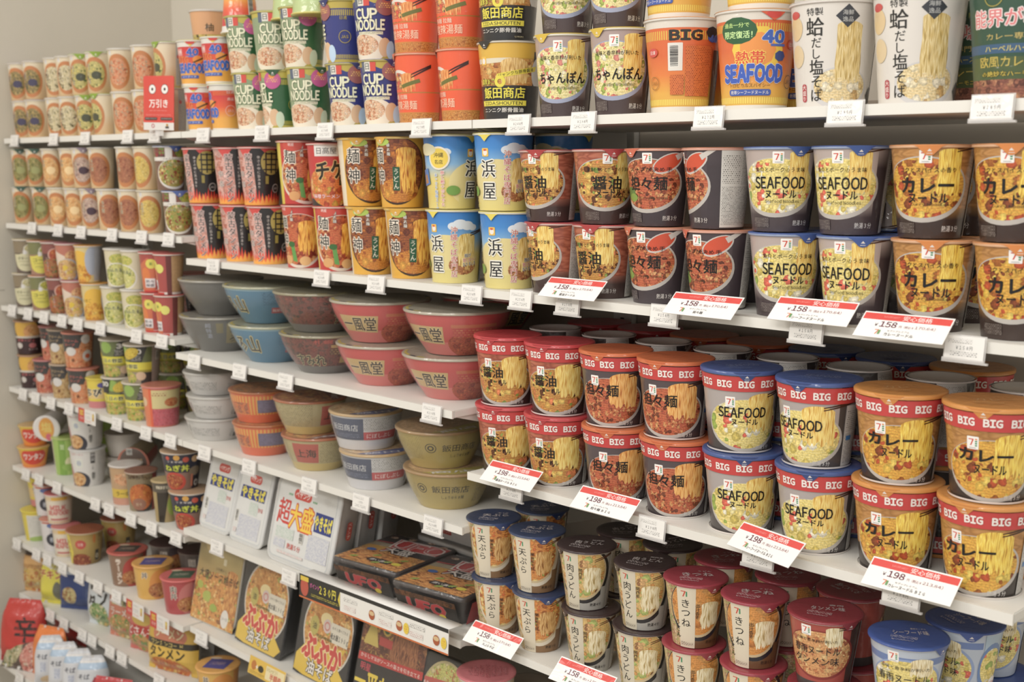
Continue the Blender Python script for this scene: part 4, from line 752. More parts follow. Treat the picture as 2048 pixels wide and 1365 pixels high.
cup('bk2', 38, 46, 100, d_blk('c8a878', FB), 'b8a088', 'b8a48c', None, 0, 'dark soup pasta cup with tan filling', cat='soup cup', name='soup_cup')
cup('bk3', 38, 47, 103, d_blk('d0645a', FO), 'c87c68', 'cc8470', None, 0, 'dark soup pasta cup with orange filling', cat='soup cup', name='soup_cup')
cup('v30', 36, 46, 106, d_v30, 'c8bca8', 'd0c8bc', None, 0, 'green and yellow vegetable soup cup', cat='soup cup', name='soup_cup')
cup('crn', 36, 46, 106, d_corn, 'c8bca8', 'd0c8bc', None, 0, 'yellow corn vegetable soup cup', cat='soup cup', name='soup_cup')
cup('ylt', 34, 38, 96, d_ylw, 'd8c434', 'd8c434', None, 0, 'small yellow lidded cup', cat='soup cup', name='soup_cup')
cup('pnk', 43, 50, 118, d_pinkbig, 'c87a64', 'd0807c', None, 0, 'large pink and orange noodle cup')
cup('wan', 48, 74, 54, d_wan, 'd0a868', 'd8bc3c', '58a04c', -70, 'orange wonton bowl with yellow rim', pitch=56)
cup('wta', 36, 44, 100, d_wtall, 'd8d2cc', 'd8d4ce', None, 0, 'white noodle cup with red bowl picture')
cup('grn', 38, 48, 104, d_grn, 'a8bc60', 'b0bc74', None, 0, 'light green noodle cup')
cup('wht', 42, 52, 104, d_wht, 'c8c6c2', 'd4d2ce', None, 0, 'white noodle cup with black bowl picture')
cup('neg', 38, 52, 108, d_negi, 'b89878', 'd0c8bc', None, 0, 'navy leek noodle cup with yellow lettering')
cup('ray', 40, 50, 118, d_rayu, 'd0c8c0', 'd4ccc4', None, 0, 'pale orange noodle cup with yellow band')
cup('tn2', 40, 52, 118, d_tan2, '8a5a48', 'c8b8a4', None, 0, 'brown sesame noodle cup with orange picture')
cup('mis', 34, 42, 112, d_miso, 'b8a070', 'c0a878', None, 0, 'slim tan miso noodle cup')
cup('ylw', 40, 52, 100, d_ylw, 'd8c434', 'd8c434', None, 0, 'tall yellow noodle cup with round letters', 4)
cup('yl2', 40, 52, 96, d_ylw2, 'd8c434', 'd8c434', None, 0, 'white noodle cup with yellow rim')
cup('blw', 36, 44, 96, d_blw, 'c87050', 'd0ccc8', None, 0, 'white cup with blue lettering')
cup('mlk', 38, 46, 104, d_milk, 'c06868', 'd8d0c8', None, 0, 'cream noodle cup with pink lettering and lid')
cup('gld', 60, 76, 84, d_gold, 'a05a3c', 'd0c4a0', None, 0, 'gold curry bowl with yellow badge')
cup('brd', 50, 62, 96, d_bwl('8a6a54', 'b04038', 'ラーメン', 'c8b0a0'), 'b8584c', 'c86458', None, 0, 'red ramen bowl with dark picture lid', 3, l_quad('4a4640', 'c8a890'))
cup('bor2', 50, 64, 92, d_bwl('d8a84c', 'd89040', '丼', '3a2c20'), 'd8a050', 'd8a860', None, 0, 'orange bowl with purple picture lid', 3, l_quad('545090', 'c8a8a0'))
cup('bgr', 46, 60, 92, d_bwl('b04a4c', 'c0706c', '肉丼', '2c2422'), 'cc6460', 'd0605c', None, 0, 'red bowl with dark green picture lid', 3, l_quad('4c6450', 'd0c0b0'))
cup('bgy', 46, 58, 70, d_bwl('6a605a', '54484a', '麺', '8a8078'), '4a3030', '8a7c70', None, 0, 'dark grey bowl at the back')
cup('pkl', 50, 58, 100, lambda A, H: (A.R(-300, 0, 300, H, 'd0c6b8'), A.R(-300, H-18, 300, H-8, stripes('d0c6b8', 'c8a860', 3, .5))), 'd0767c', 'd8d4d0', None, 0, 'white noodle bowl with pink lid', 3, lambda A, H: [A.R(-34+i*11, -30+abs(i-3)*4, -26+i*11, 30-abs(i-3)*4, food(['d0767c', 'c85a64', 'd88a90'], 3)) for i in range(7)])
cup('slm', 46, 58, 60, lambda A, H: A.R(-300, 0, 300, H, 'ccc4ba'), 'a89c90', 'd0c8be', None, 0, 'plain white bowl with grey lid')
cup('olv', 44, 54, 60, lambda A, H: A.R(-300, 0, 300, H, '8aa03c'), '9c9458', 'b0aa80', None, 0, 'olive green bowl at the back')
cup('org', 38, 46, 100, lambda A, H: (A.R(-200, 0, 200, H, 'd8a070'), A.R(-200, 0, 200, 30, food(['d8c050', 'c8a040', '5a4a2c', 'e0cc70'], 1)), A.T('柚', 0, 50, 22, '3a3424', .05)), 'd8d0c8', 'd4ccc4', None, 0, 'pale orange cup with brush lettering')
cup('grp', 36, 46, 100, lambda A, H: (A.R(-200, 0, 200, H, 'b0c080'), A.R(-200, 0, 200, 26, 'd0bc40'), A.R(-200, 26, 200, 34, stripes('a8a040', 'd8c850', 4, .5)), A.T('CUP', 0, 60, 20, 'e0dcb8', .06, 44, 0, 1, '5a8a4a')), 'c8bc50', 'c8bc60', None, 0, 'light green noodle cup turned upside down')

def bowl(key, rb, rt, H, design, lid, rim, look, lidart=None, film=True, pitch=None):
    KIND[key] = dict(t='bowl', rb=rb, rt=rt, H=H, d=design, lid=lid, rim=rim, look=look, lidart=lidart, film=film, cat='ramen bowl', name='ramen_bowl', pitch=pitch or H+1.5, R=rt+2.5, tab=None, skirt=4)
def l_dash(A, H):
    R = A.R_
    for i in range(26):
        a = 2*pi*i/26
        if i % 13 < 5: A.P([((R-r)*cos(b), (R-r)*sin(b)) for r, b in ((0, a), (0, a+.2), (5, a+.2), (5, a))], ('d8c030', '2c2c3c', 'd8c030', 'c8b040', 'd0b83c')[i % 5])
def l_food(pal, c2=None, tx=None):
    def d(A, H):
        R = A.R_
        A.E(0, 0, R-6, R-6, food(pal, .7, 1.2), 40)
        if c2: A.P([(R*.95*cos(t), R*.95*sin(t)) for t in [-1.9+i*.19 for i in range(12)]], c2)
        if tx: A.T(tx, R*.32, -R*.62, R*.2, 'd0ccd0', .04, R*1.0, .5)
    return d
bowl('gry', 48, 88, 77, d_grey, '938d80', '6c6a62', 'dark grey rich broth ramen bowl', l_dash)
bowl('blu', 48, 88, 77, d_blue, 'a09e80', '9ab4bc', 'steel blue ramen bowl', l_dash)
bowl('sum', 50, 88, 77, d_sumi, '8e8668', 'a85048', 'dark brown patterned ramen bowl', l_dash)
bowl('ipp', 53, 91, 76, d_ippu, 'a59b86', 'c04040', 'red ramen bowl with brush lettering', l_dash)
bowl('wbo', 56, 76, 49, d_wbowl, 'b4b0a8', 'cac8c4', 'plain white noodle bowl with fine print', None)
bowl('orb', 50, 74, 66, d_orng, 'b0642c', 'd86838', 'orange striped ramen bowl', l_food(['d08040', 'b07848', 'd89850', '8a7a68'], None))
bowl('sha', 50, 76, 68, d_shang, 'a86038', 'd8d0c4', 'beige ramen bowl with red lettered patch', l_food(['c87848', 'dca050', '8a5040', 'd08850', 'e0b060'], '7a2c28', '海'))
bowl('iib', 56, 76, 70, d_iib, 'b89868', 'c8c8cc', 'white and navy ramen bowl', l_food(['d8ac70', 'e0c8a0', 'c89860', 'e0bc80'], '3c4c88', '飯田'))
bowl('iig', 54, 84, 68, d_iig, '9c7a4c', 'cbbf90', 'gold ramen bowl with black ring mark', l_food(['b08c60', 'c89c6c', 'b8905c', 'd0a878'], 'a89830', '商店'))

def build(key):
    K = KIND[key]
    if 'me' in K: return K
    rb, rt, H = K['rb'], K['rt'], K['H']; rf = rt+2.4; me = K['me'] = {}
    if K['t'] == 'cup': prof = [(0, rb), (H-2.5, rt)]
    else:
        n = 8; prof = [((H-2.5)*i/n, rb+(rt-rb)*(sin(pi/2*i/n)**1.1*0.72+0.28*i/n)) for i in range(n+1)]
    f, st, yk, Rm = conemap(prof, 72 if K['t'] == 'cup' else 90)
    A = Art(f, st, yk, (-pi*Rm, 0, pi*Rm, H-2.5)); A.Rm = Rm; A.kx, A.ky = K['k']
    K['d'](A, H/K['k'][1])
    foot = lathe([(0.05, 4), (rb-4, 4), (rb-3.4, 0.3), (rb-2.4, 0), (rb-0.6, 0), (rb+0.02, 0.4)], 40)
    me['body'] = A.mesh(key+'_body', [(foot[0], foot[1], MT('d2ccc4'))])
    v, q = lathe([(rt-0.4, H-4.2), (rf-0.5, H-3.9), (rf, H-3.0), (rf, H-1.6), (rf-0.6, H-0.8), (rt-3, H-0.7)], 56)
    me['rim'] = simple(key+'_rim', [(v, q, K['rim'])], True)
    sk = K['skirt']; re = rf+0.35
    pr = ([(re, H-sk)] if sk else [])+[(re, H-1.2), (re-0.9, H-0.15), (rt-3, H), (rt-6, H-0.3), (rt*0.5, H-0.25), (0.05, H-0.2)]
    v, q = lathe(pr, 56)
    L = Art(flatmap((0, 0, (H+0.05)*0.001), (1, 0, 0), (0, 1, 0)), 0, (), (-rt, -rt, rt, rt)); L.lc = K['lid']; L.R_ = (rt-1)/K['k'][0]; L.kx = L.ky = K['k'][0]
    if K['lidart']: K['lidart'](L, H)
    me['lid'] = L.mesh(key+'_lid', [(v, q, MT(K['lid']))])
    if K['tab']:
        ft, st2, yk2, _ = conemap([(0, rb+1.2), (H-16, rb+(rt-rb)*(H-16)/H+1.2), (H-2, re+0.3), (H, re+0.3)], 72)
        B = Art(ft, st2, yk2, (-300, 0, 300, H)); a = K['taba']
        B.P([(a-17, H-0.6), (a-12, H-3), (a-4, H-12), (a, H-13), (a+4, H-12), (a+12, H-3), (a+17, H-0.6)][::-1], K['tab'])
        B.P([(a-2.4, H-8), (a+2.4, H-8), (a, H-5)], 'e0d8d0'); B.R(a-3, H-10.6, a+3, H-10, 'e0d8d0')
        me['pull_tab'] = B.mesh(key+'_tab')
    if K.get('film'):
        n = len(prof); o = 1.6
        pr = [(prof[i][1]+o+1.2*i/n, prof[i][0]+0.2) for i in range(0, n)]+[(re+1.2, H-2), (re+0.4, H+1.0), (rt-8, H+1.1), (0.05, H+0.9)]
        v, q = lathe(pr, 56); me['shrink_film'] = simple(key+'_film', [(v, q, clear('shrink_film', 0.03, 0.14, 0.55))], True)
    return K

DIM = dict(so=(26, 31, 96), veg=(28, 34, 96), po1=(25, 31.5, 89), po2=(25, 31.5, 89), tom=(25, 31.5, 89), pea=(25, 31.5, 89), egg=(25, 31.5, 89), gen=(25.5, 32, 89), rdc=(25, 32, 89), pty=(30, 36, 90), bk1=(30, 36, 88), bk2=(30, 36, 88), bk3=(31, 38, 88), v30=(33, 42, 90), crn=(33, 42, 90), pnk=(36, 43, 94), ylt=(29, 33, 74),
    wan=(29, 40, 56), wta=(27, 33, 88), grn=(29, 36, 100), wht=(36, 44, 95), neg=(33, 45.5, 86), ray=(32, 38, 96), tn2=(29, 36, 95), mis=(23, 29, 97), ylw=(33, 42, 88), yl2=(33, 42, 84), blw=(28, 34, 84), mlk=(29, 35, 80), gld=(36, 45, 86), brd=(37, 46, 84), bor2=(37, 46, 82), bgr=(37, 46, 82), red=(29, 37, 94), cng=(34, 44.7, 111), cnb=(34, 44.7, 111),
    sua=(36, 45, 116), cha=(36, 46, 122), mon=(34, 44.6, 116), men=(33, 42, 121), udo=(36, 46, 122), hid=(35, 43, 118), ham=(39, 48, 123), tem=(31, 43.5, 96), nik=(31, 43.5, 96), kit=(31, 43.5, 96), har=(33, 46, 98), hab=(33, 46, 98), iib=(52, 67, 69), iig=(52, 78, 68), orb=(48, 65, 66), sha=(48, 70, 68), wbo=(50, 66, 49), pkl=(42, 48, 96), org=(34, 42, 76), slm=(38, 46, 60), olv=(38, 46, 60), bgy=(38, 46, 70))
for k, K in KIND.items():
    d = DIM.get(k) or (DIM['so'] if k[:2] == 'so' and k[2:].isdigit() else None)
    K['k'] = (1.0, 1.0)
    if d:
        ky = d[2]/K['H']; kr = (d[0]+d[1])/(K['rb']+K['rt']); K['k'] = (0.55*kr+0.45*ky, ky); K['pitch'] = d[2]+1.0; K['rb'], K['rt'], K['H'] = d; K['R'] = d[1]+2.6
ITEMS = []   # records: dict(root, look, shelf, lvl, row, u, cat)
SHELF = {    # rail underside (relative to Z0), front y, x0, x1, spoken name
    'TA': (0.1205, 0.0, -1.815, -0.9, 'top shelf'), 'TB': (0.1205, 0.0, -0.9, 0.0, 'top shelf'), 'TC': (0.1205, 0.0, 0.0, 0.9, 'top shelf'),
    'SB': (-0.1465, 0.0, -0.9, 0.0, 'second shelf'), 'SC': (-0.1465, 0.0, 0.0, 0.9, 'second shelf'),
    'A2': (-0.101, -0.008, -1.815, -0.9, 'left bay second shelf'), 'A3': (-0.319, -0.034, -1.815, -0.9, 'left bay third shelf'),
    'A4': (-0.540, -0.025, -1.815, -0.9, 'left bay fourth shelf'), 'A5': (-0.757, -0.029, -1.815, -0.9, 'left bay fifth shelf'),
    'A6': (-0.959, -0.041, -1.815, -0.9, 'left bay sixth shelf'), 'A7': (-1.118, -0.032, -1.815, -0.9, 'left bay seventh shelf'), 'A8': (-1.262, -0.125, -1.815, -0.9, 'left bay bottom shelf'),
    'B3': (-0.346, -0.033, -0.9, -0.014, 'middle bay third shelf'), 'B4': (-0.540, -0.025, -0.9, 0.0, 'middle bay fourth shelf'), 'B5': (-0.734, -0.031, -0.9, 0.0, 'middle bay fifth shelf'), 'B6': (-0.960, -0.025, -0.9, 0.0, 'middle bay sixth shelf'), 'B7': (-1.20, -0.06, -0.9, 0.0, 'middle bay bottom shelf'),
    'C3': (-0.447, -0.015, 0.0, 0.9, 'right bay third shelf'), 'C4': (-0.721, -0.025, 0.0, 0.9, 'right bay fourth shelf'), 'C5': (-0.99, -0.035, 0.0, 0.9, 'right bay bottom shelf')}
THK = 0.0125
def top_of(sh): return SHELF[sh][0]+THK+Z0
def record(o, look, sh, lvl, row, u, cat): ITEMS.append(dict(o=o, look=look, sh=sh, lvl=lvl, row=row, u=u, cat=cat)); o['category'] = cat
def put(sh, key, u, lvl=0, rot=0, back=6, flip=False, row=0, zb=None, tilt=None, x=None, ctr=False):
    """stand one pack on a shelf: u picture column of its axis, back mm behind the shelf edge, rot turns the print from facing the viewer"""
    K = build(key); z = top_of(sh)+0.0004+(zb if zb is not None else lvl*K['pitch'])*0.001
    y = SHELF[sh][1]+(back+K['R'])*0.001
    zm = z+K['H']*0.0009
    X = x if x is not None else x_at(u, y, zm)
    if row == 0 and x is None and not ctr:      # u is the picture column of its left outline
        for _ in range(4):
            d = (Vector((X, y, zm))-CAM); r2 = Vector((d.x, d.y)).normalized(); lf = Vector((-r2.y, r2.x))*K['R']*0.001
            X = x_at(u, y+lf.y, zm)-lf.x
    th = atan2(CAM.x-X, -(CAM.y-y))+radians(rot)
    r = bpy.data.objects.new(K['name'], None); COL.objects.link(r); r.empty_display_size = 0.02
    r.location = (X, y, z+(K['H']*0.001 if flip else 0)); r.rotation_euler = (pi if flip else 0, 0, th+(pi if flip else 0))
    if tilt: r.location, r.rotation_euler = Vector(tilt[0]), tilt[1]
    for pn, me in K['me'].items():
        link(pn, me, r)
    record(r, K['look'], sh, lvl, row, u, K['cat']); ITEMS[-1].update(R=K['R'], h=K['H']*.001, fl=1 if flip else 0, bay=sh[0] if sh[0] in 'TS' else sh); return r
# ------------------------------------------------------------------ room and shelving
def bx(*a): return (*box(*a),)
WALLM = plain('wall_paint', 'cfc7b7', 0.75, 0.2, 0.03); SHM = plain('shelf_enamel', 'dad6cd', 0.45, 0.35); PANM = plain('panel_enamel', 'bdb3a3', 0.6, 0.25)
structure('floor', [(*box(-1.9, -4.2, -0.05, 3.2, 0.5, 0.0), plain('floor_tile', 'b8b0a4', 0.35, 0.5, 0.05))])
structure('wall_back', [(*box(-1.90, 0.505, 0.0, 3.2, 0.53, 3.0), WALLM)])
structure('wall_left', [(*box(-1.90, -4.2, 0.0, -1.822, 0.505, 3.0), WALLM), (*box(-1.8225, -4.2, 1.232, -1.8215, -0.02, 1.2335), plain('joint', '9a9284', .8))])
SHT = 1.66
fr = link('shelving_frame', None); tag(fr, 'cream steel shelving frame with back panels behind all the noodle shelves', 'shelving frame')
for i in range(3):
    x0 = -1.8+0.9*i
    link('back_panel', simple('back_panel', [(*box(x0+0.024, 0.385, 0.05, x0+0.876, 0.398, SHT), PANM)]), fr)
for i in range(4):
    x = (-1.785, -0.9, 0.0, 0.9)[i]; pt = [(*box(x-0.021, 0.372, 0.02, x+0.021, 0.44, SHT+0.02), SHM)]
    for k in range(34): pt.append((*box(x-0.004, 0.3705, 0.12+k*0.044, x+0.004, 0.3725, 0.142+k*0.044), plain('slot', '2c2a28', .8)))
    link('upright_post', simple('post', pt), fr)
for sh, (zr, yf, x0, x1, nm) in SHELF.items():
    z = zr+Z0; e = 0.0012
    o = link('shelf_board', simple('board_'+sh, [(*box(x0+e, yf+0.002, z, x1-e, 0.368, z+THK), SHM)], bevel=0.0012))
    bay = {'A': 'left', 'B': 'middle', 'C': 'right'}[sh[1] if sh[0] in 'TS' else sh[0]]
    nm2 = nm.replace(bay+' bay ', '')
    tag(o, f'white metal shelf board, {nm2} of the {bay} bay', 'shelf', 'white shelf boards')
    for sx in (x0+e+0.004, x1-e-0.008):
        v = [(sx+d, yy, zz) for d in (0, 0.004) for yy, zz in ((yf+0.012, z-0.0008), (0.366, z-0.0008), (0.366, z-0.05), (yf+0.06, z-0.014))]
        link('bracket', simple('bracket', [(v, [(0, 1, 2, 3), (7, 6, 5, 4), (0, 3, 7, 4), (3, 2, 6, 7), (2, 1, 5, 6), (1, 0, 4, 5)], SHM)]), o)
    link('front_rail', simple('rail', [(*box(x0+e, yf-0.002, z-0.0006, x1-e, yf+0.0016, z+THK), plain('rail_enamel', 'dedad1', 0.4, 0.4))]), o)

# ------------------------------------------------------------------ trays, boxes, packs and bags
def rr_loop(wd, ht, r, n=6):
    pts = []
    for cx, cy, a in ((wd/2-r, -ht/2+r, -pi/2), (wd/2-r, ht/2-r, 0), (-wd/2+r, ht/2-r, pi/2), (-wd/2+r, -ht/2+r, pi)):
        pts += [(cx+r*cos(a+i*pi/2/n), cy+r*sin(a+i*pi/2/n)) for i in range(n+1)]
    return pts
def loft(loops, cap0=True, cap1=True):
    V = [p for l in loops for p in l]; n = len(loops[0]); F = []
    for j in range(len(loops)-1):
        for i in range(n): k = (i+1) % n; F.append((j*n+i, j*n+k, (j+1)*n+k, (j+1)*n+i))
    if cap0: F.append(tuple(range(n))[::-1])
    if cap1: F.append(tuple(range((len(loops)-1)*n, len(loops)*n)))
    return V, F
def upright_pack(name, wd, ht, dp, r, face, bodyc, rimc, art, taper=0.86, film=False, lip=4, side=False):
    """container standing on its edge with its lid towards -Y; origin at the middle of its bottom edge"""
    mm = 0.001
    def lp(s, y, dw=0): return [(px*s*mm+0, y*mm, (py*s+ht/2)*mm) for px, py in rr_loop(wd-dw, ht-dw, max(r-dw/2, 2))]
    root = bpy.data.objects.new(name, None); COL.objects.link(root)
    v, f = loft([lp(1, 0.6, 8), lp(1, 0.2, 2), lp(1, 1.5), lp(1, lip), lp(0.985, lip+1, 3), lp(taper, dp-4, 3), lp(taper-.05, dp, 3)], True, True); f = [q[::-1] for q in f]
    link('body', simple(name+'_body', [(v, f, bodyc)], True), root)
    A = Art(flatmap((0, -0.0008, 0)), 0, (), (-wd/2+3, 3, wd/2-3, ht-3)); art(A, wd, ht)
    v, f = loft([lp(1, -0.75, 9), lp(1, -0.2, 7), lp(1, 0.6, 6)], True, False); f = [q[::-1] for q in f]
    link('lid', A.mesh(name+'_lid', [(v, f, MT(face))]), root)
    if side:
        sl = -.085*wd/2/(dp-lip); B = Art(flatmap((wd/2*.985*mm+sl*.4*mm*lip-.0006, dp*.5*mm, ht*.55*mm), Vector((sl, 1, 0)).normalized(), (0, 0, 1)), 0, (), (-dp, -40, dp, 40)); B.RR(-7, -18, 7, 18, 6, 'b0483e'); B.VT('ペヤング', 0, 17, 8, 'e0d4cc', .02, 1.0); link('side_print', B.mesh('side_print'), root)
    if film:
        v, f = loft([lp(1, -2.2, 16), lp(1, -1.6, 2), lp(1.004, 1), lp(1.006, lip+2), lp(taper+.03, dp+1)], True, True); f = [q[::-1] for q in f]
        link('shrink_film', simple(name+'_film', [(v, f, clear('pack_film', .02, .13, .6))], True), root)
    return root
def stand(root, look, sh, u, y, rz=0.0, tilt=0.0, cat='noodle pack', row=0, dz=0.0, lvl=0):
    z = top_of(sh)+0.0005+dz; X = x_at(u, y, z+0.05)
    root.location = (X, y, z); root.rotation_euler = (-tilt, 0, rz); record(root, look, sh, lvl, row, u, cat); return root
def a_pey(A, W, H):
    A.RR(-W/2+7, 7, W/2-7, H-7, 9, 'b4b8ba'); A.RR(-W/2+8.4, 8.4, W/2-8.4, H-8.4, 8, 'd2d1cd'); A.RR(-22, H-42, 22, H-24, 8, 'c8483e'); A.T('ペヤング', 0, H-33, 10, 'e8dcd4', .04, 36)
    A.P([(-46, H-76), (44, H-76), (46, H-50), (-44, H-50)], '2e3c80'); A.T('やきそば', 0, H-63, 23, 'e0d040', .09, 84, 0, 1, '2e3c80')
    A.R(-6, H-106, 26, H-80, fine('d2d1cd', '7aa884', 2.2, 3)); A.T('当り前', 36, H-92, 9, 'c8584c', .05, 16); A.R(-34, 14, 44, H-110, fine('d2d1cd', '7880b0', 2.2, 3)); barcode(A, -48, 42, -40, 66); A.R(-48, 20, -36, 28, fine('d2d1cd', 'c87a70', 2.4, 3))
def a_pel(A, W, H):
    A.RR(-W/2+10, 10, W/2-10, H-10, 14, 'b4b8ba'); A.RR(-W/2+11.6, 11.6, W/2-11.6, H-11.6, 13, 'd2d1cd'); A.RR(-44, H-46, 14, H-26, 9, 'c8483e'); A.T('ペヤング', -15, H-36, 12, 'e8dcd4', .04, 48)
    for i in range(3): A.R(-62+i*5, H-42, -59+i*5, H-38, '4a9a5c'); A.R(20+i*5, H-44, 23+i*5, H-40, '4a9a5c')
    A.T('超', -68, H-76, 50, 'c83c34', .05, 40); A.T('大盛', -8, H-80, 48, 'e8c030', .07, 76, 0, 1, 'd0502c', .09)
    A.P([(36, H-96), (92, H-96), (92, H-58), (36, H-58)], '2e3c80'); A.T('やきそば', 64, H-77, 27, 'e0d040', .08, 54, 0, 1, '2e3c80')
    A.R(-84, 50, -24, 71, fine('d2d1cd', '7aa884', 2.2, 3)); A.R(24, 26, 92, 74, fine('d2d1cd', '7880b0', 2.2, 3)); A.R(-86, 30, -48, 47, fine('d2d1cd', '7880b0', 2.2, 3)); A.T('熱湯5分', -18, 38, 11, 'c8483e', .04, 44); barcode(A, -4, 50, 8, 70); A.R(-70, 20, 18, 25, fine('d2d1cd', 'c87a70', 2.2, 3))
NPK = noodle(['b8702c', 'd89a48', '8a4a1c', 'e0b060', 'a8601f'], 1.1, False, 9)
FYK = food(['d8923c', 'e0a850', 'b87430', 'ecc478', 'a4b244', '98602c'], 1.0, 1.6)
def a_sauce(A, W, H):
    A.R(-W, 0, W, H, grad(['a87830', 'b08838', 'b09050', 'a89458', 'b8a878'], H)); A.E(-30, H-20, 34, 26, 'd0b878', 24); A.E(-30, H-20, 14, 12, 'd8903c', 18); A.R(-W, 0, W, 96, FYK); A.E(10, 92, 80, 26, FYK, 24); lift(A, 34, 74, 30, 132, NPK, 4)
    A.RR(14, H-62, 25, H-48, 1, 'c8bc98'); A.T('1分蒸らし', 10, H-74, 7, '4a3a20', .01, 40); A.T('大盛ソース焼そば', 4, H-92, 19, '241a10', .03, 146, 0, 2); A.E(46, 26, 14, 20, 'd8d2c8', 20); A.T('ソース', 46, 26, 7, '4a4038', .02, 20); A.E(-30, 60, 16, 12, 'a8b048', 10); A.E(-60, 80, 12, 9, 'a8b048', 10); A.E(0, 40, 14, 9, '98a83c', 10)
def a_bubu(A, W, H):
    A.R(-W, 0, W, H, '2c2a2a'); A.E(8, H*.55, 80, 84, 'c8c0b4', 40); A.E(8, H*.55, 76, 80, FYK, 40); A.E(-4, H*.76, 46, 26, food(['c88a3c', 'd8a050', 'b87428'], .6), 24); A.E(0, H*.66, 20, 14, 'e0cc90', 14); lift(A, 20, 60, 60, 130, NPK, 4)
    A.P([(-82, 40), (-40, 82), (10, 74), (70, 84), (50, 46), (82, 20), (60, 0), (-30, 0), (-84, 8)], 'd8b42c'); A.E(-36, H*.56, 15, 20, 'b8a850', 10); A.T('油', -36, H*.56, 14, '3a3a20', .03)
    A.E(4, H*.6, 13, 14, 'd0bcb4', 20); A.ring(4, H*.6, 6, 9, 'c87a70', 20); A.P([(18, H*.46), (74, H*.46), (76, H*.66), (16, H*.66)], 'd8d0bc'); A.T('極太麺190g', 46, H*.52, 14, '2e2a24', .05, 56); A.T('わりと食べごたえ', 46, H*.61, 6, '4a4034', .01, 50)
    A.T('ぶぶか', 0, 62, 46, 'c83c34', .1, 126, -.06, 1, 'f0d8a0', .06); A.T('油そば', 0, 24, 28, 'e4dcd0', .06, 84, -.04, 1, '2c2a2a', .08); A.T('東京名物油麺', 0, 90, 6, '4a5a20', .02, 50)
def a_ippe(A, W, H):
    A.R(-W, 0, W, H, '2c2626'); A.R(-W, H*.52, W, H, food(['6a3a24', '8a4a2c', '5a2c1c', 'a86a3c', 'c8983c'], 1.2, 2.4)); lift(A, -5, 70, H*.5, H-6, noodle(['9a5c34', '7a4226', 'b87a48', '5a2e1a'], 1.2, False, 8), 4); A.P([(-84, H*.62), (-62, H-8), (-40, H*.62)], 'c8b050'); A.E(-22, H-30, 14, 14, 'c8a83c', 18); A.E(-22, H-30, 9, 10, '2c5a3a', 14); A.R(-40, H-64, -2, H-48, 'b03a34')
    A.P([(-95, H*.44), (95, H*.5), (95, H*.58), (-95, H*.52)], 'c03430'); A.T('からしマヨがソースの旨さを引き立てる', 0, H*.51, 8, 'e8dcd0', .03, 170, .03); A.T('明星', -66, H*.39, 14, 'd04a58', .04); A.T('一平ちゃん', -6, H*.24, 42, 'e0c42c', .09, 170, .03); A.RR(36, H*.1, 84, H*.26, 2, 'c03a38'); A.T('大盛', 60, H*.18, 18, 'e8dcd0', .05)
    for s in (-70, -84): A.ring(s, 24, 8, 10, 'd8d060', 5)
def a_shio(A, W, H):
    A.R(-W, 0, W, H, '343230'); A.E(0, H*.5, W*.48, H*.46, 'b8a878', 36); A.E(0, H*.5, W*.45, H*.43, food(['c8c060', 'd8d088', 'a8b04c', 'd8c890', 'c88a50'], .9), 34); lift(A, -10, 50, 40, H*.7, noodle(YEL), 4); A.P([(-70, H*.52), (20, H*.58), (20, H*.74), (-72, H*.68)], 'c0584c'); A.T('炒めキャベツでがっつり', -24, H*.63, 9, 'e8d8d0', .03, 84, .05); A.T('大盛', 0, 24, 34, '26241c', .1, 90)
def box_flat(name, wd, dp, ht, r, art, side, sidec, look):
    """lidded square tub lying flat with a printed sleeve"""
    mm = 0.001; root = bpy.data.objects.new(name, None); COL.objects.link(root)
    def lp(s, z): return [(px*s*mm, py*s*mm, z*mm) for px, py in rr_loop(wd, dp, r)]
    v, f = loft([lp(.74, 0), lp(.78, 2), lp(.98, ht-9), lp(1, ht-8), lp(1, ht-3), lp(.985, ht-1), lp(.96, ht)], True, True)
    B = Art(flatmap((0, -dp*.5*.87*mm-.0016, 0), (1, 0, 0), (0, -.115*dp/ht*1.0, 1)), 0, (), (-wd*.41, 4, wd*.41, ht-10)); side(B, wd, ht)
    C = Art(flatmap((wd*.5*.87*mm+.0016, 0, 0), (0, 1, 0), (.115*wd/ht, 0, 1)), 0, (), (-dp*.41, 4, dp*.41, ht-10)); side(C, dp, ht, True)
    b = link('body', simple(name+'_body', [(v, f, sidec)], True), root)
    link('front_print', B.mesh('front_print'), b); link('side_print', C.mesh('side_print'), b)
    A = Art(flatmap((0, 0, ht*mm+.0003), (1, 0, 0), (0, 1, 0)), 0, (), (-wd*.47, -dp*.47, wd*.47, dp*.47)); art(A, wd, dp); link('lid', A.mesh(name+'_lid'), root)
    v, f = loft([lp(.79, 1), lp(1.0, ht-10), lp(1.012, ht-8), lp(1.012, ht-2), lp(.975, ht+1.5)], False, True); link('shrink_film', simple(name+'_film', [(v, f, clear('pack_film', .02, .13, .6))], True), root)
    return root
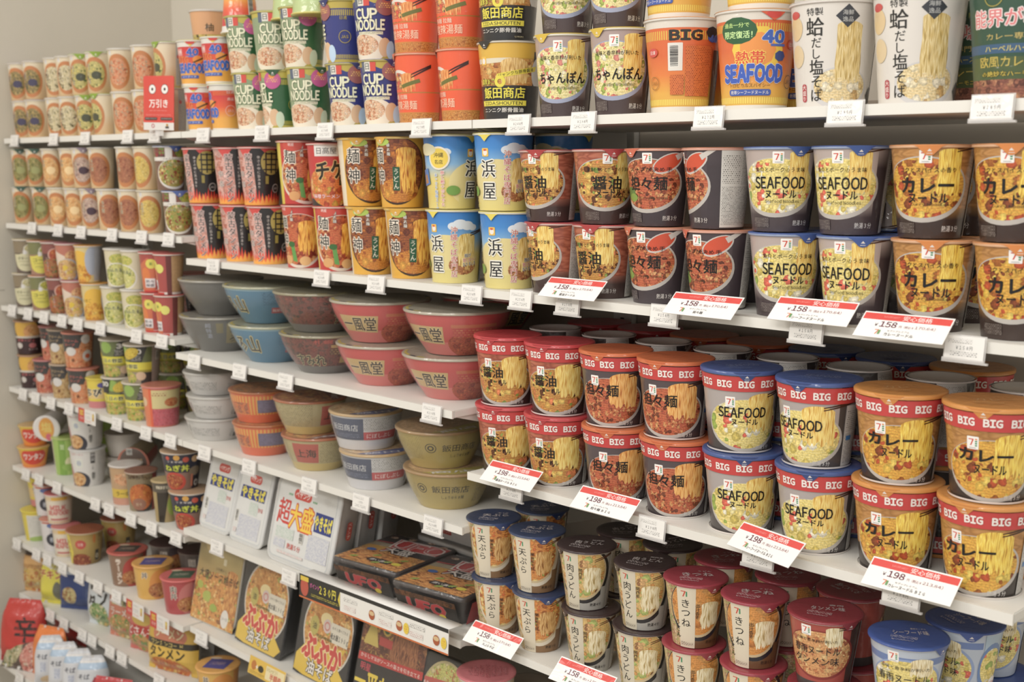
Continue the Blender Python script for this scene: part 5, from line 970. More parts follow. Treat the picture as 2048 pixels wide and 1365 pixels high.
def a_ufo(A, W, D):
    A.R(-W, -D, W, D, '2c2828'); A.R(-W, -D, W, -D*.02, food(['d89848', 'b87434', 'e8b060', '8a5028', 'c88440', 'f0c070', '6a3a1c'], 1.3, 3)); lift(A, -W*.47, W*.47, -D*.46, -D*.06, noodle(['d08a40', 'b06a2c', 'e8ac5c', '5a3018'], 0.8, True, 14), 4)
    A.P([(-W*.5, -D*.04), (-W*.1, -D*.02), (-W*.14, D*.2), (-W*.5, D*.18)], 'c8983c'); A.P([(-W*.5, D*.06), (-W*.14, D*.1), (-W*.15, D*.2), (-W*.5, D*.18)], 'a09478'); A.P([(-W*.5, D*.18), (-W*.1, D*.24), (-W*.2, -D*.02), (-W*.16, -D*.02), (-W*.05, D*.26), (-W*.5, D*.21)], 'b83434')
    A.P([(-W*.2, D*.1), (W*.5, D*.14), (W*.5, D*.42), (-W*.26, D*.38)], 'd8d2cc'); A.P([(-W*.18, D*.115), (W*.5, D*.155), (W*.5, D*.405), (-W*.24, D*.365)], 'b83434'); A.T('UFO', W*.14, D*.26, D*.22, 'd8d2cc', .04, W*.66, .03, 1); A.T('UFO', W*.14, D*.26, D*.2, 'b02c30', .0, W*.63, .03, 1)
    A.T('大盛', W*.02, D*.03, D*.17, 'e0d8d0', .05, W*.4, .04, 1, '2c2828', .05)
    A.E(-W*.3, -D*.06, 11, 7, '3a6cb4', 14); A.E(W*.3, -D*.3, 11, 7, 'd8c830', 12); A.RR(-W*.1, -D*.36, W*.22, -D*.26, 3, '2c2828'); A.T('濃い濃い', W*.06, -D*.31, 9, 'dcd4cc', .03, 46)
    for x, y in ((-50, -60), (10, -66), (50, -30), (-14, -34), (30, -52)): A.E(x, y, 9, 4, '9ab048', 10, .6)
    for x, y in ((-60, 66), (-20, 74), (60, 72), (24, 80)): A.E(x, y, 9, 6, food(['c8a890', '8a6a50', 'd8c8b0'], 2), 12)
def s_ufo(A, W, H, red=False):
    A.R(-W, 0, W, H, 'a8343a' if red else '33302e'); A.R(-W, H*.62, W, H, 'b03c3c' if red else food(['5a3a24', '7a4c2c', '3a2a20'], 1, 2)); A.T('UFO', 0, H*.42, 20, 'c0484a' if not red else 'b8a8a0', .08, W*.5, 0, 1, 'c8c0b8' if red else '8a8480'); A.R(-W*.3, 6, W*.1, 12, fine('33302e' if not red else 'a8343a', '9a928a', 2.4, 4)); A.E(W*.2, 12, 8, 5, 'd8c030', 12)
def pillow(name, wd, ht, dp, art, crimp=9, backc='c8c4be', tp=0.0):
    """sealed film bag standing up, front towards -Y, origin at the bottom"""
    root = bpy.data.objects.new(name, None); COL.objects.link(root); rnd = random.Random(int(wd*ht))
    ph = [rnd.uniform(0, 6) for _ in range(6)]
    def bulge(x, y):
        a = max(0.0, 1-abs(2*x/wd)**2.6); b = max(0.0, min(1.0, (y-crimp)/(ht*.24)))*max(0.0, min(1.0, (ht-crimp-y)/(ht*.24))); b = sin(b*pi/2)**.8 if b > 0 else 0
        wr = 1.4*sin(x*.13+ph[0]+y*.03)*sin(y*.09+ph[1])+.9*sin(x*.31+ph[2])*(1-b)
        return dp*.5*(a**.5)*b+wr*min(1, a*3)*.8+.6
    def fm(sg):
        def f(x, y, l):
            e = 2.0; p = (x*.001*(1-tp*max(0.0, (y/ht-.55)/.45)**2), -sg*(bulge(x, y)*.001+l*LAY*.8), y*.001); gx = (bulge(x+e, y)-bulge(x-e, y))/(2*e); gy = (bulge(x, y+e)-bulge(x, y-e))/(2*e)
            n = Vector((-gx, -1, -gy)).normalized(); p = p if sg > 0 else (-p[0], p[1], p[2]); n = n if sg > 0 else Vector((-n.x, -n.y, n.z))
            return p, tuple(n)
        return f
    yk = [ht*i/22 for i in range(1, 22)]
    A = Art(fm(1), wd/20, yk, (-wd/2, 0, wd/2, ht)); art(A, wd, ht); B = Art(fm(-1), wd/20, yk, (-wd/2, 0, wd/2, ht)); B.R(-wd, 0, wd, ht, backc)
    link('front_film', A.mesh(name+'_front'), root); link('back_film', B.mesh(name+'_back'), root)
    return root

# ------------------------------------------------------------------ price tags and cards
TAGS = {}
HOLD = clear('tag_plastic', .45, .2, 0, 'e8e4e0')
def tagmesh(num, wd=30, ht=22):
    k = (num, wd, ht)
    if k in TAGS: return TAGS[k]
    A = Art(flatmap((0, -0.0012, 0)), 0, (), (-wd/2, -ht/2, wd/2, ht/2)); A.R(-wd/2, -ht/2, wd/2, ht/2, 'e6e2dc')
    A.R(-wd*.42, ht*.18, wd*.2, ht*.38, fine('e6e2dc', '9a9690', 1.6, 3))
    if num: A.T('¥'+num+'円', 0, 0, ht*.17, '5a5858', .01, wd*.42)
    else: A.E(0, 0, wd*.17, ht*.1, fine('e6e2dc', '8a8886', 1.2, 2), 12)
    A.R(-wd*.34, -ht*.36, wd*.34, -ht*.16, fine('e6e2dc', '7a7876', 1.9, 3.4))
    card = A.mesh('tag_card', [(*box(-wd*.0005, -.0011, -ht*.0005, wd*.0005, 0, ht*.0005), MT('e6e2dc'))])
    w2, h2 = wd*.0005+.0015, ht*.0005
    hold = simple('tag_holder', [(*box(-w2, .0002, -h2-.001, w2, .0012, h2+.0015), HOLD), (*box(-w2-.0, -.0030, -h2-.0035, w2+.004, .0012, -h2-.0010), HOLD), (*box(-w2, -.0030, -h2-.001, w2, -.0018, -h2+.0016), HOLD)])
    TAGS[k] = (card, hold); return TAGS[k]
TAGREC = []
def price_tag(sh, u, num='', wd=42, ht=26, dz=0.0, tl=0.12, rz=0.0):
    zr, yf = SHELF[sh][:2]; z = zr+Z0+THK*.5+dz; y = yf-.0072; X = x_at(u, y, z); c, h = tagmesh(num, wd, ht)
    r = bpy.data.objects.new('price_tag', None); COL.objects.link(r); r.location = (X, y, z); r.rotation_euler = (-tl, 0, rz); link('card', c, r); link('holder', h, r); TAGREC.append((r, sh, u, num))
CARDS = {}
def price_card(sh, u, yen, tax, prod, where, wd=112, ht=40, tl=0.85, rz=0.0, yo=-.028, dz=.003):
    k = (yen, prod)
    A = Art(flatmap((0, -.0003, 0)), 0, (), (-wd/2, 0, wd/2, ht)); A.R(-wd/2, 0, wd/2, ht, 'efebe6'); A.R(-wd/2+1.5, ht-12, wd/2-1.5, ht-2, 'dc443a'); A.T('安心価格', wd*.12, ht-7, 7.5, 'f0ded8', .02, 36); A.R(-wd*.26, ht-8.5, -wd*.08, ht-5.5, fine('dc443a', 'e8a098', 1.6, 2))
    A.T('¥', -wd*.3, ht-20, 4.5, '5a3a40', .02); A.T(yen, -wd*.165, ht-18.5, 8.5, '6a3040', .03, 21); A.T('円(税込¥', wd*.04, ht-20.5, 4.2, '8a4a50', 0, 18); A.T(tax+')', wd*.245, ht-19.5, 5, '8a4048', .0, 25)
    A.T('7', -wd*.26, ht-31, 7, 'd8784a', .03); A.R(-wd*.24, ht-34.5, -wd*.215, ht-28, '6a9a5c'); A.T('セブンプレミアム', -wd*.02, ht-28, 2.6, '4a4a4a', 0, 28); A.T(prod, -wd*.0, ht-33.5, 4.6, '2e2c2c', .015, min(46, 5.2*len(prod)))
    me = A.mesh('price_card', [(*box(-wd*.0005, -.0002, 0, wd*.0005, .0006, ht*.001), MT('efebe6'))])
    zr, yf = SHELF[sh][:2]; z = zr+Z0+THK+dz; y = yf+yo; X = x_at(u, y, z)
    o = link('price_card', me, None, (X, y, z), (-tl, 0, rz)); tag(o, f'white price card with red band and {yen} yen, {where}', 'price card', 'red banded price cards')
    v = [(sx, yy, zz) for sx in (-.018, .018) for yy, zz in ((.0008, .002), (.0008, ht*.0009), (.0016, ht*.0009), (.0016, .002))]
    link('clip', simple('clip', [(v, [(0, 3, 2, 1), (4, 5, 6, 7), (0, 1, 5, 4), (3, 7, 6, 2), (1, 2, 6, 5), (0, 4, 7, 3)], HOLD)]), o)
    return o
# ------------------------------------------------------------------ what stands where: (kind, picture column, tier, print turn, mm behind the edge, options)
F = dict(flip=True)
def rows(sh, *it):
    for t in it:
        k, u, lv, ro = t[:4]; bk = t[4] if len(t) > 4 else 6; kw = t[5] if len(t) > 5 else {}
        put(sh, k, u, lv, ro, bk, **kw)
R1 = dict(row=1); RF = dict(row=1, flip=True); R2 = dict(row=2)
# top shelf (u = left outline of the pack for the front row, its axis for the rows behind)
rows('TA', ('so1', 22, 0, -30), ('so1', 47, 0, -28), ('so2', 88, 0, -20), ('so2', 114, 0, -22), ('so3', 147, 0, -22), ('so3', 179, 0, -62), ('so4', 220, 0, -18), ('so4', 261, 0, -20), ('so3', 312, 0, -80),
     ('so1', 13, 1, -28), ('so1', 42, 1, -25), ('so2', 84, 1, -20), ('so2', 108, 1, -15), ('so3', 135, 1, -20), ('so3', 167, 1, -22), ('so4', 212, 1, -22), ('so4', 259, 1, -22), ('so3', 303, 1, -70))
rows('TB', ('red', 365, 0, -22), ('red', 413, 0, -80), ('cng', 463, 0, -16), ('cng', 515, 0, -58), ('cng', 567, 0, -8), ('cnb', 649, 0, -16), ('cnb', 720, 0, -16), ('sua', 781, 0, -30), ('sua', 872, 0, -44),
     ('red', 351, 1, -10), ('red', 409, 1, -14), ('cng', 435, 1, -18), ('cng', 500, 1, 4), ('cng', 555, 1, -20), ('cnb', 643, 1, -92), ('cnb', 695, 1, -14), ('sua', 776, 1, -16), ('sua', 864, 1, -18),
     ('red', 422, 0, -20, 100, R1), ('red', 422, 1, -20, 100, R1), ('org', 418, 2, 0, 95, dict(row=1, zb=191)), ('red', 438, 2, 180, 10, F), ('grp', 543, 2, 180, 14, F), ('grp', 594, 2, 180, 8, F), ('cnb', 657, 2, 180, 40, F))
rows('TC', ('iid', 951, 0, -8), ('cha', 1066, 0, -14), ('cha', 1181, 0, -14), ('bor', 1281, 0, 0), ('tro', 1428, 0, -2), ('sob', 1579, 0, -8), ('sob', 1739, 0, -8), ('not', 1932, 0, -2), ('iid', 948, 1, -8), ('cha', 1070, 1, -8), ('cha', 1173, 1, -10), ('tro', 1277, 1, -40), ('tro', 1440, 1, 10), ('sob', 1598, 1, -20), ('sob', 1760, 1, 10), ('not', 1936, 1, -8), ('not', 1975, 0, -40, 120, R1), ('tro', 1607, 0, 20, 120, R1), ('tro', 1452, 0, 60, 124, R1))
# second shelf, middle and right bays
rows('SB', ('mon', 379, 0, -12), ('mon', 437, 0, -8), ('mon', 491, 0, -10), ('men', 561, 0, -30), ('men', 624, 0, 2), ('udo', 690, 0, -4), ('udo', 767, 0, -8), ('ham', 850, 0, -26),
     ('mon', 362, 1, -34), ('mon', 424, 1, 4), ('mon', 472, 1, -12), ('men', 550, 1, 14), ('hid', 611, 1, 0), ('udo', 671, 1, 14), ('udo', 748, 1, -26), ('ham', 843, 1, 66),
     ('men', 655, 1, 0, 118, R1))
rows('SC', ('ham', 960, 0, -14, 4), ('ham', 952, 1, -16, 4), ('ham', 1130, 0, 70, 118, R1), ('ham', 1128, 1, 78, 118, R1),
     ('soy_s', 1044, 0, -58), ('soy_s', 1147, 0, -38), ('tan_s', 1245, 0, -34), ('tan_s', 1365, 0, -40), ('sea_s', 1495, 0, 0), ('sea_s', 1633, 0, -26), ('cur_s', 1780, 0, -8), ('cur_s', 1942, 0, -4),
     ('soy_s', 1028, 1, -38), ('soy_s', 1150, 1, 4), ('tan_s', 1241, 1, -22), ('tan_s', 1362, 1, -82), ('sea_s', 1491, 1, -6), ('sea_s', 1616, 1, -22), ('cur_s', 1778, 1, -10), ('cur_s', 1941, 1, -14),
     ('sea_s', 1780, 1, 60, 118, RF), ('sea_s', 1790, 0, 60, 118, R1), ('sea_s', 1655, 0, 70, 118, R1), ('tan_s', 1500, 0, -70, 118, R1), ('cur_s', 1935, 0, 40, 118, R1), ('cur_s', 1942, 1, -60, 118, R1))
# left bay
rows('A2', ('so5', 21, 0, -26), ('so5', 60, 0, -30), ('so6', 92, 0, -24), ('so6', 125, 0, -24), ('so7', 156, 0, -18), ('so8', 190, 0, -6), ('so8', 232, 0, -22), ('so9', 271, 0, -14), ('veg', 322, 0, -12),
     ('so5', 19, 1, -26), ('so5', 48, 1, -26), ('so6', 79, 1, -28), ('so6', 117, 1, -26), ('so7', 137, 1, -16), ('so8', 173, 1, -22), ('so8', 228, 1, -28), ('so9', 263, 1, -40), ('veg', 304, 1, 6))
rows('A3', ('po1', 23, 0, -14), ('po2', 55, 0, -8), ('tom', 90, 0, -8), ('pea', 120, 0, -12), ('egg', 159, 0, -20), ('gen', 199, 0, -8), ('gen', 239, 0, -10), ('rdc', 283, 0, -30), ('rdc', 309, 0, -52),
     ('po1', 23, 1, -6), ('po2', 52, 1, -4), ('tom', 79, 1, -14), ('pea', 107, 1, -12), ('egg', 146, 1, -66), ('gen', 205, 1, -10), ('gen', 239, 1, -62), ('rdc', 277, 1, -10), ('rdc', 305, 1, -76),
     ('mon', 385, 0, -20, 150, R1))
rows('A4', ('pty', 33, 0, -10), ('bk1', 64, 0, -14), ('bk2', 97, 0, -10), ('bk3', 132, 0, -8), ('ylt', 170, 0, -30, 14), ('crn', 201, 0, -12), ('v30', 242, 0, -26), ('pnk', 281, 0, -14),
     ('pty', 25, 1, -10), ('bk1', 76, 1, -30, 18), ('bk2', 92, 1, -10), ('bk3', 121, 1, -6), ('v30', 196, 1, -26), ('crn', 244, 1, -58), ('v30', 352, 0, 10, 130, R1), ('v30', 345, 1, 0, 130, R1), ('crn', 400, 0, 0, 150, R1), ('crn', 394, 1, 0, 150, R1))
rows('A5', ('wan', 43, 0, -2), ('wta', 80, 0, 0, 50), ('grn', 101, 0, -10, 30), ('wht', 136, 0, -22, 14), ('slm', 246, 1, 0, 110, R1), ('olv', 226, 1, 0, 210, R2), ('olv', 226, 0, 0, 210, R2), ('slm', 246, 0, 0, 110, R1), ('ray', 216, 0, -14), ('tn2', 248, 0, -10), ('mis', 301, 0, -10), ('neg', 336, 0, -14),
     ('wan', 28, 1, -8), ('wht', 131, 1, -24, 14), ('neg', 319, 1, -16))
rows('A6', ('yl2', 40, 0, -20), ('blw', 78, 0, 0), ('mlk', 106, 0, -10), ('gld', 125, 0, -8, 4), ('gld', 238, 0, -20, 120, R1), ('brd', 213, 0, -14), ('bor2', 263, 0, -10), ('bgr', 319, 0, -8), ('bgy', 338, 0, 0, 130, R1), ('bgy', 395, 0, 0, 150, R1),
     ('ylw', 31, 1, -6, 30), ('blw', 64, 1, 0, 12), ('mlk', 87, 1, -8))
# middle bay bowls
rows('B3', ('gry', 353, 0, -4), ('blu', 458, 0, -14), ('sum', 559, 0, -12), ('ipp', 668, 0, -8), ('ipp', 809, 0, -14), ('gry', 350, 1, 180), ('blu', 445, 1, -28), ('sum', 550, 1, 60), ('ipp', 653, 1, -8), ('ipp', 812, 1, -22), ('ipp', 985, 0, 60, 200, R1), ('ipp', 980, 1, 60, 200, R1))
rows('B4', ('wbo', 369, 0, -14), ('orb', 464, 0, -20), ('sha', 562, 0, -6), ('iib', 678, 0, -16), ('iig', 806, 0, -20), ('wbo', 372, 1, -14), ('orb', 456, 1, -14), ('sha', 546, 1, 60), ('iib', 657, 1, -12), ('iig', 790, 1, 6), ('wbo', 365, 2, -16))
# right bay
rows('C3', ('soy_b', 939, 0, -10), ('soy_b', 1044, 0, -14), ('tan_b', 1165, 0, -2), ('tan_b', 1276, 0, -8), ('sea_b', 1404, 0, 2), ('sea_b', 1551, 0, -10), ('cur_b', 1700, 0, -4), ('cur_b', 1873, 0, -14),
     ('soy_b', 939, 1, -16), ('soy_b', 1036, 1, -12), ('tan_b', 1160, 1, -14), ('tan_b', 1271, 1, -16), ('sea_b', 1400, 1, 8), ('sea_b', 1550, 1, -28), ('cur_b', 1707, 1, -2), ('cur_b', 1883, 1, 2),
     ('soy_b', 1110, 1, 150, 116, RF), ('soy_b', 1226, 1, 120, 116, RF), ('tan_b', 1328, 1, 100, 116, RF), ('tan_b', 1440, 1, 100, 116, RF), ('sea_b', 1566, 1, 110, 116, RF), ('sea_b', 1713, 1, 160, 116, RF), ('cur_b', 1882, 1, 120, 116, RF), ('cur_b', 2050, 1, 120, 116, RF),
     ('soy_b', 1112, 0, 150, 116, R1), ('soy_b', 1226, 0, 120, 116, R1), ('tan_b', 1328, 0, 100, 116, R1), ('sea_b', 1440, 0, 100, 116, R1), ('sea_b', 1566, 0, 60, 116, RF), ('sea_b', 1713, 0, 20, 116, RF), ('cur_b', 1885, 0, 160, 116, RF), ('cur_b', 2050, 0, 120, 116, RF),
     ('soy_b', 1180, 1, 20, 228, R2), ('soy_b', 1285, 1, 30, 228, R2), ('tan_b', 1395, 1, 10, 228, R2), ('tan_b', 1514, 1, 10, 228, R2), ('sea_b', 1644, 1, 30, 228, R2), ('sea_b', 1785, 1, 10, 228, R2), ('cur_b', 1938, 1, 10, 228, R2))
rows('C4', ('tem', 943, 0, -8), ('tem', 1024, 0, -22), ('nik', 1123, 0, -26), ('nik', 1224, 0, -28), ('kit', 1323, 0, -14), ('kit', 1439, 0, -18), ('har', 1574, 0, -12), ('hab', 1735, 0, -4),
     ('tem', 932, 1, -18), ('tem', 1017, 1, -24), ('nik', 1114, 1, -27), ('nik', 1229, 1, -27), ('kit', 1324, 1, -8), ('kit', 1441, 1, -18), ('har', 1574, 1, -12), ('hab', 1735, 1, -3),
     ('tem', 1085, 1, 0, 104, R1), ('nik', 1250, 1, 0, 104, R1), ('kit', 1450, 1, 10, 104, R1), ('kit', 1575, 1, 10, 104, R1), ('nik', 1345, 1, 20, 104, R1), ('har', 1705, 1, 120, 104, R1), ('har', 1705, 0, 120, 104, R1), ('hab', 1930, 1, -50, 104, R1), ('hab', 1930, 0, -50, 104, R1), ('hab', 1985, 1, 0, 206, R2), ('hab', 1990, 0, 0, 206, R2), ('kit', 1575, 0, 90, 104, R1), ('nik', 1345, 0, 20, 104, R1), ('nik', 1250, 0, 90, 104, R1))
rows('C5', ('pkl', 913, 1, 0, 0), ('pkl', 1062, 1, 0, 20), ('slm', 1055, 1, 0, 130, R1), ('pkl', 918, 0, 0, 0), ('pkl', 1060, 0, 0, 20))

# nobody can stand inside a neighbour: nudge packs apart on their own shelf
def settle():
    its = [r for r in ITEMS if 'R' in r]
    for r in its: r['p'] = Vector(r['o'].location.xy); r['p0'] = r['p'].copy(); r['z0'] = min(r['o'].location.z, r['o'].location.z-r['h']*r['fl']); r['z1'] = r['z0']+r['h']
    prs = [(a, b) for i, a in enumerate(its) for b in its[i+1:] if a['bay'] == b['bay'] and abs(a['o'].location.z-b['o'].location.z) < .03 or (a['bay'] == b['bay'] and a['lvl'] == b['lvl']) or (a['bay'] != b['bay'] and (a['p']-b['p']).length < .3 and min(a['z1'], b['z1'])-max(a['z0'], b['z0']) > .02)]
    for it in range(120):
        for a, b in prs:
            d = b['p']-a['p']; need = (a['R']+b['R'])*.001+.0006
            if d.length < need:
                wa, wb = (.5, .5) if a['row'] == b['row'] else ((.12, .88) if a['row'] < b['row'] else (.88, .12))
                v = d.normalized()*(need-d.length); a['p'] -= v*wa; b['p'] += v*wb
        for r in its:
            R = r['R']*.001; yf = SHELF[r['sh']][1]; r['p'].y = min(max(r['p'].y, yf+R*.93), .366-R*.9)
            r['p'].x = max(r['p'].x, -1.818+R, .034 if r['sh'] == 'C3' else -9)
    for r in its:
        r['o'].location.x, r['o'].location.y = r['p']
settle()

# lids shown by two cups lying on their side on the fifth shelf of the left bay
for k, u, v, lk, H2 in (('wta', 116, 0, 'white noodle cup lying on its side with orange printed lid', 0), ('tn2', 293, 0, 'brown noodle cup lying on its side with its lid outward', 0)):
    K = build(k)
    if k == 'wta': y, z = .06, Z0-.612
    else: y, z = .13, Z0-.652
    X = x_at(u, y, z); r = bpy.data.objects.new('noodle_cup', None); COL.objects.link(r); th = atan2(CAM.x-X, -(CAM.y-y))
    r.location = (X, y, z); r.rotation_euler = (radians(97), 0, th-.35)
    for pn, me in K['me'].items(): link(pn, me, r)
    A = Art(flatmap((0, 0, (K['H']+.1)*.001), (1, 0, 0), (0, 1, 0)), 0, (), (-60, -60, 60, 60))
    if k == 'wta': A.E(0, 0, 20, 30, 'd8983c', 24); A.E(4, -24, 8, 10, 'c8606c', 14); A.T('塩', 0, 4, 26, 'd8c060', .05)
    else: A.E(0, 0, 40, 40, 'b8705c', 30); A.E(0, 0, 34, 38, '6a5c54', 30); A.R(-24, -6, 24, 12, fine('6a5c54', 'c8a878', 6, 8)); A.R(-16, -28, 16, -16, 'c8783c'); barcode(A, -14, 22, -2, 36)
    link('lid_print', A.mesh('lid_print'), r); record(r, lk, 'A5', 1, 1, u, 'noodle cup')

# fifth shelf of the middle bay: white trays on edge, flat tubs
WH = 'd0cfcb'
def pey(big=False):
    return upright_pack('noodle_tray', 214, 178, 62, 26, WH, 'cfcecb', WH, a_pel, .84, side=True) if big else upright_pack('noodle_tray', 124, 170, 50, 18, WH, 'cfcecb', WH, a_pey, .84)
stand(pey(), 'small white fried noodle tray on edge', 'B5', 424, .000, 0, .27)
stand(pey(), 'small white fried noodle tray on edge', 'B5', 486, -.005, 0, .27)
stand(pey(True), 'large white fried noodle tray with red characters', 'B5', 590, -.018, 0, .24)
stand(pey(True), 'large white fried noodle tray behind the front one', 'B5', 640, .06, 0, .2, row=1)
stand(pey(True), 'large white fried noodle tray third from front', 'B5', 690, .135, 0, .16, row=2)
stand(pey(), 'small white noodle tray behind the first one', 'B5', 462, .075, 0, .2, row=1)
for i, (x, y, z) in enumerate(((-.275, .262, 0), (-.275, .262, .060))):
    r = box_flat('noodle_tub', 190, 170, 57, 22, lambda A, W, D: (A.R(-W, -D, W, D, 'cfcdc9'), A.E(0, 0, 60, 50, food(['d8a83c', 'c8883a', 'd8c060'], .6), 24)), lambda A, W, H, s=False: (A.R(-W, 0, W, H, 'cac8c4'), A.RR(-16, 16, 16, 30, 5, 'b0483e'), A.T('ペヤング', 0, 23, 6, 'e0d4cc', .03, 26)), 'c8c6c2', '')
    r.location = (x, y, top_of('B5')+.0006+z); record(r, 'white fried noodle tub lying flat at the back', 'B5', i, 2, 800+i*3, 'noodle tub')
ub = []
for i, (x, y, rz) in enumerate(((-.305, .077, .15), (-.125, .075, .15))):
    r = box_flat('noodle_tub', 168, 176, 56, 14, a_ufo, s_ufo, '3a3230', '')
    r.location = (x, y, top_of('B5')+.0006); r.rotation_euler = (0, 0, rz); record(r, 'black and red fried noodle tub with sauce noodles on top', 'B5', 0, 0, 700+i*120, 'noodle tub')
for i, (x, y) in enumerate(((-.085, .258),)):
    r = box_flat('noodle_tub', 168, 170, 56, 14, a_ufo, s_ufo, '3a3230', ''); r.location = (x, y, top_of('B5')+.0006); r.rotation_euler = (0, 0, .05); record(r, 'black fried noodle tub behind the front two', 'B5', 0, 1, 750+i*120, 'noodle tub')
# sixth shelf of the middle bay: packs on edge
stand(upright_pack('noodle_pack', 168, 200, 46, 30, 'b09048', 'c8c0b0', 'c8c0b0', a_sauce, .87, True), 'tan fried noodle pack with egg picture', 'B6', 420, .005, 0.05, .22)
stand(upright_pack('noodle_pack', 176, 190, 50, 16, '2c2a2a', '2e2c2c', '2c2a2a', a_bubu, .87, True), 'black and yellow oil noodle pack with red letters', 'B6', 512, .002, 0.0, .22)
stand(upright_pack('noodle_pack', 176, 190, 50, 16, '2c2a2a', '2e2c2c', '2c2a2a', a_bubu, .87, True), 'black and yellow oil noodle pack with red letters', 'B6', 634, -.004, 0.0, .22)
stand(upright_pack('noodle_pack', 190, 186, 50, 12, '2c2626', '2e2828', '2c2626', a_ippe, .87, True), 'black noodle pack with long yellow lettering', 'B6', 762, -.004, 0.0, .24)
stand(upright_pack('noodle_pack', 128, 150, 50, 14, '343230', '3a3834', '343230', a_shio, .87, True), 'dark noodle pack with green cabbage picture', 'B6', 872, -.002, 0.0, .24)
# lowest shelf of the middle bay
for i, (k, u, lk) in enumerate((('bor2', 436, ''), ('bgy', 510, ''), ('bor2', 600, ''))):
    put('B7', k, u, 1, -20, 10, ctr=True); put('B7', k, u, 0, -20, 10, ctr=True)
# seventh and bottom shelves of the left bay: bags
def a_bag(base, art):
    def d(A, W, H): A.R(-W, 0, W, H, base); art(A, W, H)
    return d
def b1(A, W, H): A.R(-W, H*.75, W, H, '4a3a30'); A.E(0, H*.62, 34, 14, 'd8a868', 18); A.E(0, H*.3, 44, 40, food(['d8b04c', 'c87a3c', 'd8c890', 'b86434'], .8), 24); A.R(-30, H*.5, 30, H*.58, fine('c89858', '7a4a2c', 5, 6))
def b2(A, W, H): A.T('01', 10, H*.82, 18, 'e8e0c8', .04); A.T('チキン', 0, H*.64, 22, 'b04a34', .06, 70, 0, 1, 'e8d890'); A.E(20, H*.3, 12, 26, '6a6a5a', 14); A.E(-34, H*.14, 16, 14, 'e0d040', 8)
def b3(A, W, H): A.R(-W*.5, H*.72, W*.1, H*.82, 'c8d0d8'); A.T('ちゃんぽん', -10, H*.77, 9, '3a5a90', .03, 50); A.E(-20, H*.3, 22, 24, food(['c8b878', 'a87a4c', 'd8c890'], 1), 18); A.R(20, 6, W, H-6, '3a4a7c'); A.R(28, 10, W*.46, H-20, fine('3a4a7c', '7a88a8', 4, 5))
def b4(A, W, H): A.E(0, H*.78, 30, 20, '4a4640', 10); A.T('タン', 0, H*.52, 34, '3a3834', .07, 70, .4); A.E(0, H*.22, 34, 34, food(['6a9a4c', 'd8d0a0', '4a7a3c', 'c8a860'], .8), 22); A.R(-W, H*.9, W, H, 'd4d2d0')
def b5(A, W, H): A.R(-W, H*.8, W, H, 'c05040'); A.R(-30, H*.62, 40, H*.76, 'b8b080'); A.T('心と麺', 4, H*.69, 15, '3c3a2c', .04); A.T('ラーメン', 6, H*.5, 20, 'd8c8b8', .06, 80, 0, 1, 'b85a48'); A.E(0, H*.22, 40, 34, food(['6a9a4c', 'd8a060', 'c86a48', 'd8c890'], .8), 22)
def b6(A, W, H): A.T('サッポロ', 0, H*.78, 14, 'e0c8b8', .04, 60); A.E(0, H*.62, 34, 16, 'c8a84c', 20); A.R(-W, H*.3, W, H*.5, 'b83c34'); A.T('どさん子', 0, H*.4, 22, 'e8dcd0', .06, 90, 0, 1, 'b83c34'); A.E(0, H*.18, 40, 24, food(['d8a060', '7a9a4c', 'c87a48'], .8), 20)
def b7(A, W, H): A.T('マルちゃん', -6, H*.84, 13, '4a3a1c', .04, 80); A.E(6, H*.66, 50, 28, 'c87a5c', 24); A.T('ラーメン', 6, H*.68, 22, 'e0cca0', .07, 84, 0, 1, 'b85a40'); A.R(-W, H*.46, W, H*.56, '3a3428'); A.T('ワンタンコード', 0, H*.51, 10, 'd8c068', .04, 96); A.R(-W, H*.26, W, H*.46, 'd8b040'); A.T('タンメン', 0, H*.36, 26, '3a301c', .06, 104); A.E(0, H*.1, 60, 26, food(['b8502c', 'd8903c', 'c8702c', 'd8b060'], .9), 24)
def b8(A, W, H): A.R(-W*.42, 14, W*.42, H-14, fine('b8b8b6', '8a8a8a', 4, 6))
for nm, u, wd, ht, dp, base, art, y, rz, tl, lk in (('noodle_bag', 72, 78, 139, 46, 'c89858', b1, .005, .5, .1, 'brown and orange noodle bag'), ('noodle_bag', 108, 84, 130, 42, 'd8cc3c', b2, .0, .5, .1, 'yellow chicken noodle bag'), ('noodle_bag', 160, 116, 139, 50, '33457a', b3, .03, .6, .06, 'navy blue noodle bag'),
        ('noodle_bag', 206, 100, 139, 46, 'ccd2d4', b4, .02, .3, .08, 'white noodle bag with black lettering'), ('noodle_bag', 250, 112, 140, 46, 'c87a60', b5, .02, .25, .1, 'green and red ramen noodle bag'), ('noodle_bag', 292, 112, 138, 46, 'c8685c', b6, .015, .25, .1, 'pale red ramen noodle bag'), ('noodle_bag', 345, 150, 143, 56, 'd0a838', b7, -.0, .3, .12, 'yellow tanmen noodle bag'), ('noodle_bag', 388, 120, 132, 50, 'b8b8b6', b8, .09, .3, .1, 'plain grey back of a noodle bag')):
    stand(pillow(nm, wd, ht, dp, a_bag(base, art), tp=(.4 if u < 180 else .22)), lk, 'A7', u, y, rz, tl, 'noodle bag')
def c1(A, W, H): A.T('辛', 20, H*.55, 66, '3a2622', .08, 60); A.T('ラーメン', 40, H*.3, 14, 'd8a090', .03, 40); A.R(-W*.5, 0, W*.5, H*.1, 'a82c2c')
def c2(A, W, H): A.T('安', 0, H*.6, 36, '4a2c20', .07); A.T('どん', 0, H*.26, 34, 'e0d4c8', .08, 70)
